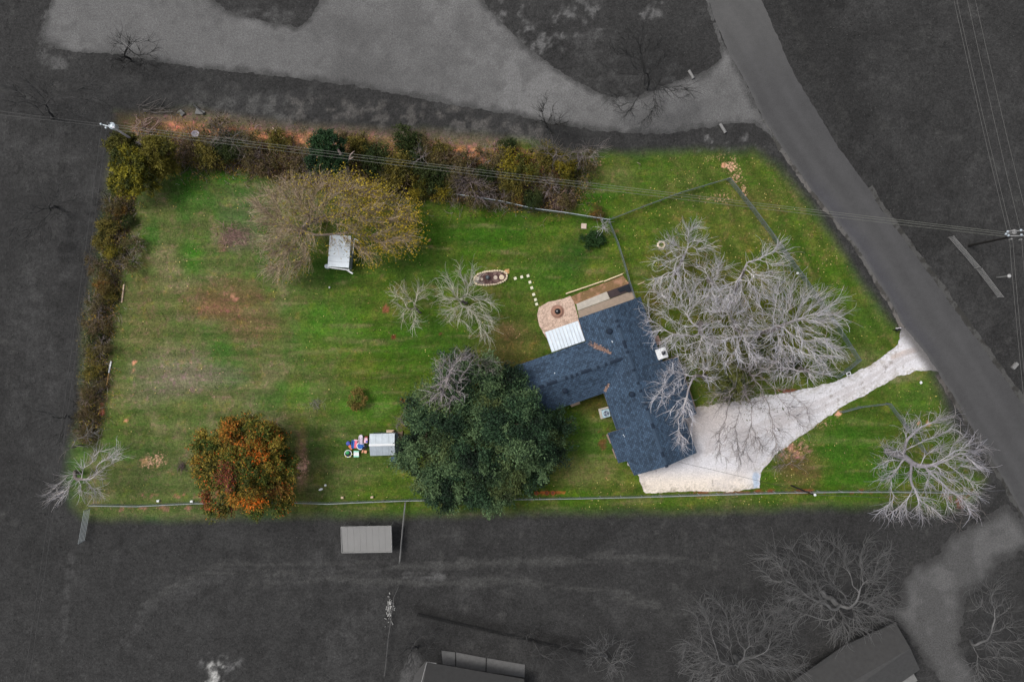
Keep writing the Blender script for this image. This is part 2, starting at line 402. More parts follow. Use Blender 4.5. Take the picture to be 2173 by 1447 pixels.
# speckled patches: bare pinkish clay, and the south fence's reddish shadow painted in
clayf = np.zeros(len(x))
def flakes(cu, cv, ru, rv, k, seed):
    global clayf
    clayf = np.maximum(clayf, blob(cu, cv, ru, rv, .9, .6, seed) * k)
def speck(cu, cv, ru, rv, col, th, seed, sc=.7, k=.95):
    m = blob(cu, cv, ru, rv, .9, .5, seed) * 1.0
    n = vn(x, y, sc, 500 + seed, 4)
    return mixc(c, lin(col), sstep(th, th + .1, n * (.35 + .65 * m) + .12 * m) * sstep(.02, .3, m) * k)
for a in [(1532, 350, 20, 12, (206, 150, 120), .50, 1),
          (325, 980, 50, 30, (140, 116, 80), .6, 7), (1690, 950, 50, 40, (130, 104, 84), .5, 8),
          (645, 985, 22, 46, (205, 168, 138), .58, 10), (1280, 935, 20, 40, (90, 70, 40), .5, 12),
          (1345, 625, 14, 20, (170, 120, 96), .6, 13), (1040, 582, 40, 12, (180, 130, 96), .5, 14), (1072, 580, 12, 12, (200, 146, 112), .48, 15),
          (915, 513, 16, 8, (190, 134, 110), .55, 17), (1140, 560, 8, 6, (170, 130, 100), .6, 18), (216, 870, 8, 26, (170, 92, 66), .42, 19), (265, 890, 14, 14, (190, 130, 108), .62, 20),
          (285, 775, 10, 22, (180, 130, 96), .6, 21), (1160, 1046, 60, 5, (150, 84, 44), .5, 22), (420, 1052, 180, 5, (120, 92, 72), .5, 23), (300, 1078, 160, 9, (112, 88, 68), .5, 24),
          (1620, 1043, 260, 5, (112, 66, 42), .42, 25), (1960, 900, 30, 14, (190, 140, 104), .6, 26), (540, 1040, 130, 20, (110, 84, 60), .5, 27), (1780, 876, 14, 10, (205, 160, 130), .45, 28),  # thin strips along the south fence paint its reddish shadow
          (2040, 1060, 50, 30, (120, 84, 66), .55, 29), (1665, 830, 60, 8, (110, 70, 56), .45, 31), (500, 620, 60, 30, (140, 104, 80), .66, 32),
          (820, 655, 12, 12, (110, 72, 52), .5, 33), (835, 715, 8, 10, (90, 50, 34), .5, 34), (935, 708, 6, 6, (110, 66, 50), .5, 35), (855, 850, 16, 12, (110, 66, 40), .5, 36),
          (1200, 640, 40, 6, (140, 90, 64), .5, 37)]:
    c = speck(*a)
for a in [(1548, 352, 34, 24, 1.0, 1), (1565, 378, 26, 22, .8, 21), (1580, 402, 10, 26, .9, 2), (1520, 334, 50, 12, .65, 22), (1170, 360, 30, 20, .8, 3), (1240, 395, 10, 28, .8, 4), (1265, 345, 34, 16, .7, 5), (325, 975, 40, 24, .85, 6),
          (1690, 945, 60, 46, .62, 8), (1740, 900, 50, 16, .6, 9), (1530, 420, 50, 16, .6, 11), (645, 985, 14, 40, .85, 10), (1080, 700, 36, 26, .5, 33), (500, 505, 40, 22, .5, 35), (300, 1078, 150, 8, .5, 39)]:
    flakes(*a)
# the hedge strip along the north: rusty dead grass, dark soil under the shrubs
hp = [(300, 262), (500, 285), (700, 300), (900, 318), (1060, 335), (1180, 360)]
dh = pdist(hp, u, v)
c = mixc(c, lin((126, 94, 70)), (1 - sstep(14, 34, dh + (nC - .5) * 40)) * .9)
c = mixc(c, lin((190, 130, 92)), (1 - sstep(10, 30, dh + (nC - .5) * 30)) * sstep(.52, .66, vn(x, y, .8, 21, 4, 1.6, .8)) * .8)
c = mixc(c, lin((70, 76, 34)), (1 - sstep(10, 40, dh)) * sstep(.58, .7, vn(x, y, 1.6, 22, 4)) * .75)
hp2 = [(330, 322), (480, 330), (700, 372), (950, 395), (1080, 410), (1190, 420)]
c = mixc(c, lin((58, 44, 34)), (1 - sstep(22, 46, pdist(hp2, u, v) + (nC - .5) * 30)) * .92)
c = mixc(c, lin((110, 84, 80)), (1 - sstep(8, 30, np.hypot((u - 430) / 2.4, v - 318) + (nC - .5) * 20)) * .8)
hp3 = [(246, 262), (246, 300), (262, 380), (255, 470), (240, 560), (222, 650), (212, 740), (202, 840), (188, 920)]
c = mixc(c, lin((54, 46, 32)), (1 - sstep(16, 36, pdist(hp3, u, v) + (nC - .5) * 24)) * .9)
c = mixc(c, lin((74, 66, 46)), blob(290, 250, 60, 30, .5, .4, 70) * .9)
c = mixc(c, lin((92, 82, 68)), (1 - sstep(10, 24, pdist([(330, 246), (420, 240), (560, 262), (700, 270), (900, 285), (1060, 300)], u, v) + (nC - .5) * 16)) * .85)
# dirt around the house edge
c = mixc(c, lin((86, 60, 40)), blob(1150, 770, 70, 10, .8, .4, 71) * .6)
# yellow-white flecks
fl = vn(x, y, .3, 41, 1)
# grey surroundings (the photograph keeps colour only inside the lot)
g = np.tile(lin((53, 53, 53)), (len(x), 1))
g = mixc(g, lin((48, 48, 48)), sstep(.45, .7, nD) * .6)
g = mixc(g, lin((63, 63, 63)), sstep(.52, .78, nB) * .5)
g = mixc(g, lin((44, 44, 44)), sstep(.5, .75, vn(x, y, 2, 31, 5)) * .35)
g = mixc(g, lin((72, 72, 71)), sstep(.60, .8, vn(x, y, 1.4, 32, 5)) * .5 * sstep(.4, .6, vn(x, y, 12, 34, 3)))
g = mixc(g, lin((40, 40, 40)), sstep(.58, .72, vn(x, y, 6, 35, 5)) * .4)
def gl(pts, w, col, k, rag=16, seed=0, th=.42):
    d = pdist(pts, u, v) + (vn(x, y, 1.6, 600 + seed, 5) - .5) * rag * 2 + (vn(x, y, .5, 620 + seed, 3) - .5) * rag
    n = vn(x, y, 1.0, 640 + seed, 4, 6 if seed in (10, 11, 13) else 1, .6 if seed in (10, 11, 13) else 1)
    return mixc(g, lin(col), (1 - sstep(w * .4, w, d)) * sstep(th, th + .22, n) * k)
g = gl([(600, 235), (750, 240), (950, 262), (1120, 290)], 44, (88, 86, 84), .7, 20, 1, .46)
g = gl([(420, 225), (600, 232)], 34, (80, 80, 79), .7, 18, 2)
g = gl([(1080, 50), (1130, 90), (1180, 60), (1240, 40)], 60, (98, 98, 98), .85, 22, 3, .52)
g = gl([(1370, 25), (1390, 20)], 26, (96, 96, 96), .8, 16, 4, .5)
g = gl([(1250, 100), (1320, 190), (1420, 160)], 60, (66, 66, 66), .8, 30, 5)
g = gl([(1500, 300), (1560, 308), (1600, 300)], 26, (112, 112, 112), .8, 20, 6, .55)
g = gl([(600, 30), (560, 60), (470, 20)], 34, (76, 76, 76), .7, 16, 7)
g = gl([(100, 40), (100, 120), (130, 140)], 20, (90, 90, 90), .6, 14, 8)
g = gl([(20, 300), (120, 350), (180, 420), (60, 640), (90, 820)], 60, (66, 66, 66), .5, 60, 9)
g = gl([(450, 1200), (640, 1205), (850, 1200), (1150, 1190), (1450, 1180)], 14, (73, 73, 72), .6, 12, 10, .34)
g = gl([(300, 1290), (420, 1215), (600, 1225), (860, 1232), (1100, 1236), (1250, 1245), (1390, 1285)], 13, (73, 73, 72), .6, 12, 11, .34)
g = gl([(240, 1400), (330, 1270), (470, 1225)], 14, (66, 66, 66), .6, 14, 12, .3)
g = gl([(860, 1222), (940, 1226)], 8, (86, 86, 86), .8, 6, 13, .3)
g = gl([(455, 1425), (460, 1440), (470, 1465)], 26, (160, 160, 158), .95, 18, 14, .40)
g = gl([(430, 1405), (500, 1410)], 22, (92, 92, 92), .8, 20, 15, .5)
g = gl([(700, 1447), (780, 1300), (700, 1200)], 60, (66, 66, 66), .5, 50, 16)
g = gl([(1660, 0), (1720, 130), (1800, 260)], 12, (62, 62, 61), .7, 8, 17, .3)
g = gl([(150, 1180), (130, 1400)], 9, (68, 68, 68), .6, 8, 18, .3)
g = gl([(2030, 720), (2100, 640), (2000, 560)], 60, (62, 62, 62), .6, 60, 19)
g = gl([(880, 1400), (860, 1447), (850, 1500)], 22, (84, 84, 84), .7, 8, 20, .2)
g = mixc(g, lin((34, 34, 34)), (1 - sstep(4, 16, pdist([(890, 1292), (1000, 1316), (1080, 1335), (1250, 1368)], u, v))) * .55)  # the picket fence's shadow, painted into the field colour as a dark strip
g = mixc(g, lin((40, 40, 40)), (1 - sstep(30, 80, pdist([(1700, 0), (1780, 200), (1880, 400), (1960, 500)], u, v))) * .45)
st3 = np.sin(x * .5 + y * .1 + (nB - .5) * 1.5) * .5 + .5
g *= (1 - .05 * st3)[:, None]
lm = lotmask(x, y)
lum = c @ np.array([.3, .6, .1]); c = np.maximum(lum[:, None] + (c - lum[:, None]) * 1.0, .002) * 1.07
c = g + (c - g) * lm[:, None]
nx_, ny_ = len(gx), len(gy)
idx = np.arange(nx_ * ny_).reshape(ny_, nx_)
F = np.stack([idx[:-1, :-1], idx[:-1, 1:], idx[1:, 1:], idx[1:, :-1]], -1).reshape(-1, 4)
z = (vn(x, y, 2.5, 51, 3) - .5) * .06 * (np.abs(x) < 200)
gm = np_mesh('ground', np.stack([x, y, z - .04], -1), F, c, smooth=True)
for nm_, ar in (('Clay', clayf * lm), ('Lot', lm)):
    at_ = gm.attributes.new(nm_, 'FLOAT', 'POINT'); at_.data.foreach_set('value', ar.astype(np.float32))
ground = tag(link('ground', gm, M['ground']), kind='structure', label='mown lawn and surrounding field with bare patches and tyre tracks')

# ------------------------------------------------------------------ surfaces laid on the ground, clipped from a fine grid with ragged edges
def surface(name, poly, z, mat, colfn, rag=6, ragsc=1.0, res=0.25, label=None, holes=(), speckle=0.0, parent=None, thick=False):
    pp = np.array(poly, float); u0, v0 = pp.min(0) - 14; u1, v1 = pp.max(0) + 14
    xs = np.arange((u0 - CU) * S, (u1 - CU) * S + res, res); ys = np.arange(-(v1 - CV) * S, -(v0 - CV) * S + res, res)
    XX, YY = np.meshgrid(xs, ys); xx = XX.ravel(); yy = YY.ravel(); uu = xx / S + CU; vv = -yy / S + CV
    d = sdf(poly, uu, vv)
    if rag: d = d + (vn(xx, yy, .38, 55, 3) - .5) * rag * 1.3 + (vn(xx, yy, ragsc, hash(name) % 97 if False else len(name) * 7, 5) - .5) * rag * 2
    for hpoly in holes: d = np.maximum(d, -(sdf(hpoly, uu, vv) + (vn(xx, yy, ragsc, 77, 5) - .5) * rag * 2))
    D = d.reshape(XX.shape); ny, nx = D.shape
    I = np.arange(ny * nx).reshape(ny, nx)
    q = np.stack([I[:-1, :-1], I[:-1, 1:], I[1:, 1:], I[1:, :-1]], -1).reshape(-1, 4)
    ins = (d < 0)[q]; cnt = ins.sum(1)
    full = q[cnt == 4]; part = q[(cnt > 0) & (cnt < 4)]
    verts = list(zip(xx, yy)); V2 = []; tris = []; cut = {}
    base = len(xx)
    def cutpt(a, b):
        k = (a, b) if a < b else (b, a)
        if k not in cut:
            t = d[k[0]] / (d[k[0]] - d[k[1]]); 
            V2.append((xx[k[0]] + t * (xx[k[1]] - xx[k[0]]), yy[k[0]] + t * (yy[k[1]] - yy[k[0]]))); cut[k] = base + len(V2) - 1
        return cut[k]
    for cell in part.tolist():
        pl = []
        for i in range(4):
            a, b = cell[i], cell[(i + 1) % 4]
            if d[a] < 0: pl.append(a)
            if (d[a] < 0) != (d[b] < 0): pl.append(cutpt(a, b))
        for i in range(1, len(pl) - 1): tris.append((pl[0], pl[i], pl[i + 1]))
    fq = np.concatenate([full[:, [0, 1, 2]], full[:, [0, 2, 3]]]) if len(full) else np.zeros((0, 3), int)
    FF = np.concatenate([fq, np.array(tris, int).reshape(-1, 3)]).astype(int)
    ax = np.concatenate([xx, [p[0] for p in V2]]); ay = np.concatenate([yy, [p[1] for p in V2]])
    used = np.unique(FF); rm = np.zeros(len(ax), int); rm[used] = np.arange(len(used)); FF = rm[FF]; ax = ax[used]; ay = ay[used]
    col = colfn(ax, ay, ax / S + CU, -ay / S + CV)
    me = np_mesh(name, np.stack([ax, ay, np.full(len(ax), z)], -1), FF, col, smooth=True)
    o = link(name, me, mat, parent)
    if parent is None: tag(o, label=label, kind='structure')
    return o

ROAD_L = [(1300, -560), (1475, -80), (1503, 0), (1521, 50), (1543, 106), (1583, 176), (1616, 246), (1663, 319), (1719, 399), (1758, 448), (1819, 523), (1888, 637), (1919, 695),
          (1964, 747), (1992, 792), (2026, 844), (2070, 920), (2125, 1008), (2173, 1096), (2220, 1190), (2450, 1620)]
ROAD_R = [(1415, -560), (1590, -80), (1616, 0), (1643, 63), (1689, 166), (1726, 226), (1783, 319), (1842, 399), (1864, 436), (1943, 543), (1999, 619), (2044, 682), (2095, 751), (2165, 850), (2230, 950), (2330, 1150), (2565, 1620)]
def cmix(a, b, m): return a + (b - a) * np.clip(m, 0, 1)[:, None]
def roadcol(ax, ay, uu, vv):
    t = (ax * .846 + ay * .533)
    dl = pdist(ROAD_L, uu, vv)
    c = np.tile(lin((70, 70, 71)), (len(ax), 1))
    c = cmix(c, lin((76, 76, 77))[None, :], np.exp(-((dl - 34) / 11) ** 2) * .7 + np.exp(-((dl - 72) / 11) ** 2) * .6)
    c = cmix(c, lin((82, 82, 82))[None, :], 1 - sstep(20, 220, vv))
    c = cmix(c, lin((70, 70, 77))[None, :], (1 - sstep(6, 40, dl)) * sstep(330, 430, vv) * (1 - sstep(700, 800, vv)) * .45)
    if 0: c = cmix(c, lin((52, 52, 53))[None, :], (1 - sstep(.004, .018, np.abs(vn(ax, ay, 5, 63, 4) - .5))) * .3 * sstep(.55, .65, vn(ax, ay, 14, 64, 2)))
    c = cmix(c, lin((84, 84, 84))[None, :], (1 - sstep(2, 8, dl + (vn(ax, ay, 1.2, 65, 4) - .5) * 8)) * .6)
    c *= (.90 + .2 * vn(ax * .533 - ay * .846, t, 3, 61, 4, 6, .5))[:, None]
    return c
surface('road', ROAD_L + ROAD_R[::-1], .012, M['asphalt'], roadcol, rag=2.4, ragsc=.8, res=.2, label='straight dark asphalt road crossing the upper right corner')
def offs(path, d):
    out = []
    for i, p in enumerate(path):
        a = path[max(i - 1, 0)]; b = path[min(i + 1, len(path) - 1)]
        dx, dy = b[0] - a[0], b[1] - a[1]; l = math.hypot(dx, dy); out.append((p[0] + dy / l * d, p[1] - dx / l * d))
    return out
def shcol(ax, ay, uu, vv):
    lmk = lotmask(ax, ay, 26, 16)
    c = np.tile(lin((88, 88, 87)), (len(ax), 1)); c = cmix(c, lin((112, 106, 102))[None, :], lmk)
    c = cmix(c, lin((56, 55, 52))[None, :], sstep(.5, .62, vn(ax, ay, .8, 71, 4)) * .75)
    return c
seg = ROAD_R[7:]
surface('road_shoulder', offs(seg, -2) + offs(seg, 11)[::-1], .005, M['gravel'], lambda *a: shcol(*a) * .72, rag=4, ragsc=1.4, res=.16, label='narrow gravel shoulder along the far side of the road')
seg = ROAD_L[6:13]
surface('road_shoulder', offs(seg, 2) + offs(seg, -8)[::-1], .005, M['gravel'], shcol, rag=4, ragsc=1.2, res=.16, label='pale gritty shoulder between the road and the lawn')
seg = ROAD_L[14:]
surface('road_shoulder', offs(seg, 2) + offs(seg, -8)[::-1], .005, M['gravel'], lambda *a: shcol(*a) * .7, rag=5, ragsc=.9, label='gritty road shoulder below the white driveway')
DRIVE = [(1351, 1004), (1330, 985), (1340, 900), (1400, 880), (1455, 868), (1500, 862), (1560, 850), (1642, 837), (1715, 824), (1776, 808), (1849, 775), (1906, 732), (1912, 708), (1914, 694), (1926, 700), (1968, 748), (1996, 790),
         (1975, 786), (1946, 787), (1903, 799), (1849, 830), (1782, 866), (1742, 894), (1715, 915), (1654, 957), (1624, 988), (1614, 1003), (1612, 1036), (1550, 1042), (1450, 1044), (1368, 1046)]
def drcol(ax, ay, uu, vv):
    c = np.tile(lin((206, 205, 209)), (len(ax), 1))
    c = cmix(c, lin((222, 212, 200))[None, :], sstep(985, 1030, vv) * (1 - sstep(1560, 1620, uu)))
    c = cmix(c, lin((176, 164, 156))[None, :], (1 - sstep(1480, 1640, uu)) * (1 - sstep(890, 960, vv)) * .7)
    c = cmix(c, lin((188, 182, 182))[None, :], sstep(.5, .72, vn(ax, ay, 2.5, 81, 5)) * .5)
    t = ax * .55 + ay * .83
    c = cmix(c, lin((176, 156, 142))[None, :], (1 - sstep(2, 9, pdist([(1895, 758), (1920, 748), (1945, 742)], uu, vv))) * .6)
    for off_ in (-6, 8):
        c = cmix(c, lin((176, 170, 170))[None, :], (1 - sstep(2, 7, pdist([(1500, 950 + off_), (1620, 905 + off_), (1740, 860 + off_), (1850, 806 + off_), (1930, 752 + off_), (1975, 740 + off_)], uu, vv) + (vn(ax, ay, 1.0, 89, 4) - .5) * 7)) * .5)
    e = 1 - sstep(0, 16, -sdf(DRIVE, uu, vv) + (vn(ax, ay, .8, 83, 4) - .5) * 22)
    c = cmix(c, lin((140, 132, 112))[None, :], e * .5 * sstep(.45, .6, vn(ax, ay, .25, 88, 3)))
    c = cmix(c, lin((150, 176, 206))[None, :], (1 - sstep(.6, 1.1, np.hypot((uu - 1604) / 8, (vv - 1017) / 20) + (vn(ax, ay, .6, 84, 3) - .5))) * .6)
    dk = sstep(.7, .76, vn(ax, ay, .36, 85, 2)) * .5 * sstep(.4, .7, vn(ax, ay, 4, 86, 3))
    c = cmix(c, lin((96, 84, 66))[None, :], dk)
    c = cmix(c, lin((104, 102, 102))[None, :], 1 - sstep(4, 34, pdist(ROAD_L, uu, vv) + (vn(ax, ay, 1.2, 87, 3) - .5) * 10))
    return c
surface('driveway', DRIVE, .009, M['gravel'], drcol, rag=3.0, ragsc=1.3, res=.15, label='white crushed-rock driveway from the road to the house')
LOTG = [(108, -80), (108, 0), (100, 30), (86, 78), (112, 100), (145, 110), (250, 116), (400, 143), (600, 163), (750, 183), (850, 202), (950, 221), (1100, 246), (1160, 262), (1290, 280), (1400, 287), (1480, 274),
        (1560, 262), (1600, 262), (1640, 290), (1616, 246), (1583, 176), (1543, 106), (1521, 50), (1503, 0), (1475, -80), (1460, -80), (1497, 0), (1512, 50), (1528, 95), (1530, 125), (1500, 150), (1450, 168), (1340, 208), (1290, 205), (1200, 160), (1130, 110),
        (1080, 65), (1050, 35), (1028, 5), (1000, -80), (700, -80), (680, 0), (656, 45), (630, 58), (560, 45), (500, 30), (460, 8), (400, -80)]
def glcol(ax, ay, uu, vv):
    c = np.tile(lin((97, 97, 97)), (len(ax), 1))
    c = cmix(c, lin((114, 114, 114))[None, :], sstep(.45, .75, vn(ax, ay, 5, 101, 4)) * .6)
    c = cmix(c, lin((82, 82, 82))[None, :], sstep(.5, .8, vn(ax, ay, 7, 102, 4)) * .8)
    e = 1 - sstep(0, 16, -sdf(LOTG, uu, vv) + (vn(ax, ay, 1.3, 103, 5) - .5) * 26)
    c = cmix(c, lin((64, 64, 64))[None, :], e * .85)
    return cmix(c, lin((84, 84, 84))[None, :], sstep(.52, .7, vn(ax, ay, 1.6, 104, 5)) * .5)
surface('gravel_lot', LOTG, .006, M['coarse'], glcol, rag=5, ragsc=.8, res=.22, label='wide grey gravel yard with ragged grassy edges beyond the hedgerow')
NDR = [(2140, 1070), (2180, 1110), (2200, 1160), (2165, 1172), (2150, 1180), (2120, 1190), (2095, 1240), (2050, 1265), (2040, 1310), (2036, 1370), (2080, 1447), (2090, 1480), (2020, 1480), (1990, 1440), (1960, 1400), (1920, 1340),
       (1895, 1310), (1860, 1290), (1910, 1280), (1915, 1230), (1940, 1200), (1990, 1180), (2010, 1140), (2070, 1110)]
def ndcol(ax, ay, uu, vv):
    c = np.tile(lin((78, 78, 78)), (len(ax), 1))
    c = cmix(c, lin((60, 60, 60))[None, :], (1 - sstep(0, 26, -sdf(NDR, uu, vv) + (vn(ax, ay, 1.6, 112, 5) - .5) * 36)) * .9); return cmix(c, lin((92, 92, 92))[None, :], sstep(.45, .7, vn(ax, ay, 2.5, 111, 5)) * .8 * sstep(8, 30, -sdf(NDR, uu, vv)))
surface('neighbour_driveway', NDR, .006, M['coarse'], ndcol, rag=10, ragsc=1.0, label='grey gravel driveway in the lower right corner')
PATIO = [(1228, 678), (1218, 640), (1210, 628), (1196, 634), (1165, 640), (1143, 652), (1140, 668), (1144, 690), (1158, 716), (1180, 735), (1240, 720)]
def pacol(ax, ay, uu, vv):
    c = np.tile(lin((196, 172, 156)), (len(ax), 1)); return cmix(c, lin((120, 98, 88))[None, :], sstep(.55, .66, vn(ax, ay, .2, 121, 2)) * .4)
surface('gravel_patio', PATIO, .012, M['coarse'], pacol, rag=.8, res=.12, label='pinkish pea-gravel patio with a round fire pit beside the house')
BEDP = [(1203, 632), (1250, 613), (1322, 585), (1336, 604), (1290, 623), (1222, 646)]
def bdcol(ax, ay, uu, vv):
    c = np.tile(lin((158, 122, 98)), (len(ax), 1)); c = cmix(c, lin((112, 92, 62))[None, :], sstep(.45, .6, vn(ax, ay, .9, 131, 4) + sstep(1230, 1330, uu) * .12) * .8); return c
surface('bare_soil_bed', BEDP, .010, M['gravel'], bdcol, rag=1.5, res=.15, label='strip of bare red soil between timber edging and the concrete slabs')
OVAL = [(1041 + 33 * math.cos(t) * (1.0), 590 - 3.5 * math.cos(t) + 13.5 * math.sin(t)) for t in np.linspace(0, 2 * math.pi, 24, endpoint=False)]
surface('mulch_bed', OVAL, .013, M['gravel'], lambda ax, ay, uu, vv: cmix(np.tile(lin((84, 64, 62)), (len(ax), 1)), lin((140, 118, 112))[None, :], sstep(.5, .62, vn(ax, ay, .4, 141, 3)) * .6), rag=.6, res=.12, label='dark mulch inside the oval of cream stones')
# ------------------------------------------------------------------ trees
def norm(a): return a / (np.linalg.norm(a, axis=-1, keepdims=True) + 1e-9)

def tubes(A, B, ra, rb, n=3):
    "prisms from points A to B with radii ra, rb"
    d = norm(B - A); up = np.where(np.abs(d[:, 2:3]) < .9, np.array([[0, 0, 1.]]), np.array([[1., 0, 0]]))
    a = norm(np.cross(d, up)); b = np.cross(d, a)
    t = np.arange(n) * 2 * math.pi / n
    ring = a[:, None, :] * np.cos(t)[None, :, None] + b[:, None, :] * np.sin(t)[None, :, None]
    V = np.concatenate([A[:, None, :] + ring * ra[:, None, None], B[:, None, :] + ring * rb[:, None, None]], 1)
    m = len(A); base = (np.arange(m) * 2 * n)[:, None]
    F = []
    for k in range(n):
        j = (k + 1) % n; F.append(np.stack([base[:, 0] + k, base[:, 0] + j, base[:, 0] + n + j, base[:, 0] + n + k], 1))
    return V.reshape(-1, 3), np.stack(F, 1).reshape(-1, 4), 2 * n

def colonize(rng, base, blobs, natt, step=.5, infl=3.0, kill=.75, lean=None, maxit=120, first=None):
    "space colonisation towards attractors filling ellipsoids; returns node positions and parents"
    vol = np.array([b[3] * b[4] * b[5] for b in blobs]) ** .8; cnt = (natt * vol / vol.sum()).astype(int) + 4
    att = []
    for b, k in zip(blobs, cnt):
        d = norm(rng.normal(size=(k, 3))); r = rng.random(k) ** .38
        att.append(np.array(b[:3]) + d * r[:, None] * np.array(b[3:6]))
    att = np.concatenate(att); att = att[att[:, 2] > .7]
    pos = [np.array(base, float)]; par = [-1]
    path = first if first is not None else []
    for p in path:
        p = np.array(p, float); q = pos[-1]; L = np.linalg.norm(p - q); k = max(1, int(L / step))
        for i in range(1, k + 1):
            pos.append(q + (p - q) * i / k + rng.normal(size=3) * .03); par.append(len(pos) - 2)
    pos = list(pos)
    PA = np.array(pos); near = np.full(len(att), 0); nd = np.full(len(att), 1e9)
    def upd(start):
        nonlocal near, nd
        new = np.array(pos[start:]); 
        if not len(new) or not len(att): return
        dd = np.linalg.norm(att[:, None, :] - new[None], axis=2); k = dd.argmin(1); dm = dd[np.arange(len(att)), k]
        m = dm < nd; nd[m] = dm[m]; near[m] = k[m] + start
    upd(0)
    for it in range(maxit):
        if not len(att): break
        act = nd < (infl if it > 12 else 1e9) if it > 12 else nd < np.maximum(nd.min() * 1.6, infl)
        if not act.any():
            act = nd <= nd.min() + .5
        ids = near[act]; dirs = norm(att[act] - np.array(pos)[ids])
        uq, inv = np.unique(ids, return_inverse=True)
        s = np.zeros((len(uq), 3)); np.add.at(s, inv, dirs)
        s = norm(norm(s) + rng.normal(size=s.shape) * .34)
        start = len(pos); Pn = np.array(pos)[uq] + s * step
        for a, p in zip(uq, Pn): pos.append(p); par.append(int(a))
        upd(start)
        keep = nd > kill; att = att[keep]; near = near[keep]; nd = nd[keep]
        if len(pos) > 6000: break
    return np.array(pos), np.array(par)

def radii(par, tip=.020, ex=2.9, trunk=None, limb=1.9):
    n = len(par); r = np.zeros(n)
    ch = np.bincount(par[1:], minlength=n)
    acc = np.where(ch == 0, tip ** ex, 0.0)
    for i in range(n - 1, 0, -1):
        if acc[i] == 0: acc[i] = tip ** ex
        acc[par[i]] += acc[i]
    r = acc ** (1 / ex)
    if trunk:
        w = np.clip((r - tip) / (r[0] - tip + 1e-9), 0, 1); r = tip + (trunk - tip) * w ** limb
    return np.maximum(r, tip)

TW = 1.15
def sprouts(rng, pos, par, rad, centre, per=2.2, L=1.3, seg=4, r0=.022, up=.25, out=.6, curl=.5, tipmax=.12):
    "curvy twigs off the thin nodes; returns segment arrays"
    thin = np.where((rad < tipmax) & (np.arange(len(par)) > 3))[0]
    w_ = .45 + .9 * (rad[thin] < .04); k = rng.poisson(per * w_ * TW, len(thin)); L = L * 1.3; src = np.repeat(thin, k); m = len(src)
    p = pos[src].copy(); d0 = norm(pos[src] - pos[np.maximum(par[src], 0)])
    rad_out = pos[src] - np.array(centre); rad_out[:, 2] *= .4; rad_out = norm(rad_out)
    d = norm(d0 * .8 + rad_out * out + rng.normal(size=(m, 3)) * .55 + np.array([0, 0, up]))
    ln = L * (.4 + .8 * rng.random(m)) / seg
    bend = rng.normal(size=(m, 3)) * curl
    A = []; B = []; RA = []; RB = []
    for s in range(seg):
        q = p + d * ln[:, None]
        q[:, 2] = np.maximum(q[:, 2], .05)
        A.append(p); B.append(q); RA.append(np.full(m, r0 * (1 - s / seg * .55))); RB.append(np.full(m, r0 * (1 - (s + 1) / seg * .55)))
        p = q; d = norm(d + bend * .5 + np.array([0, 0, up * .25]) + rng.normal(size=(m, 3)) * .18)
    return np.concatenate(A), np.concatenate(B), np.concatenate(RA), np.concatenate(RB), p

GREY_T = lambda k: np.array(lin(k))
def shade_out(col, Vx, Vy, grey, soft=24, grow=6):
    m = lotmask(Vx, Vy, soft, grow)[:, None]
    return grey * (1 - m) + col * m

def blobs_w(bl):
    out = []
    for (cu, cv, ru, rv, zc, rz) in bl:
        k = S * (1 - zc / H); p = P(cu, cv, zc); out.append((p[0], p[1], zc, ru * k, rv * k, rz))
    return out

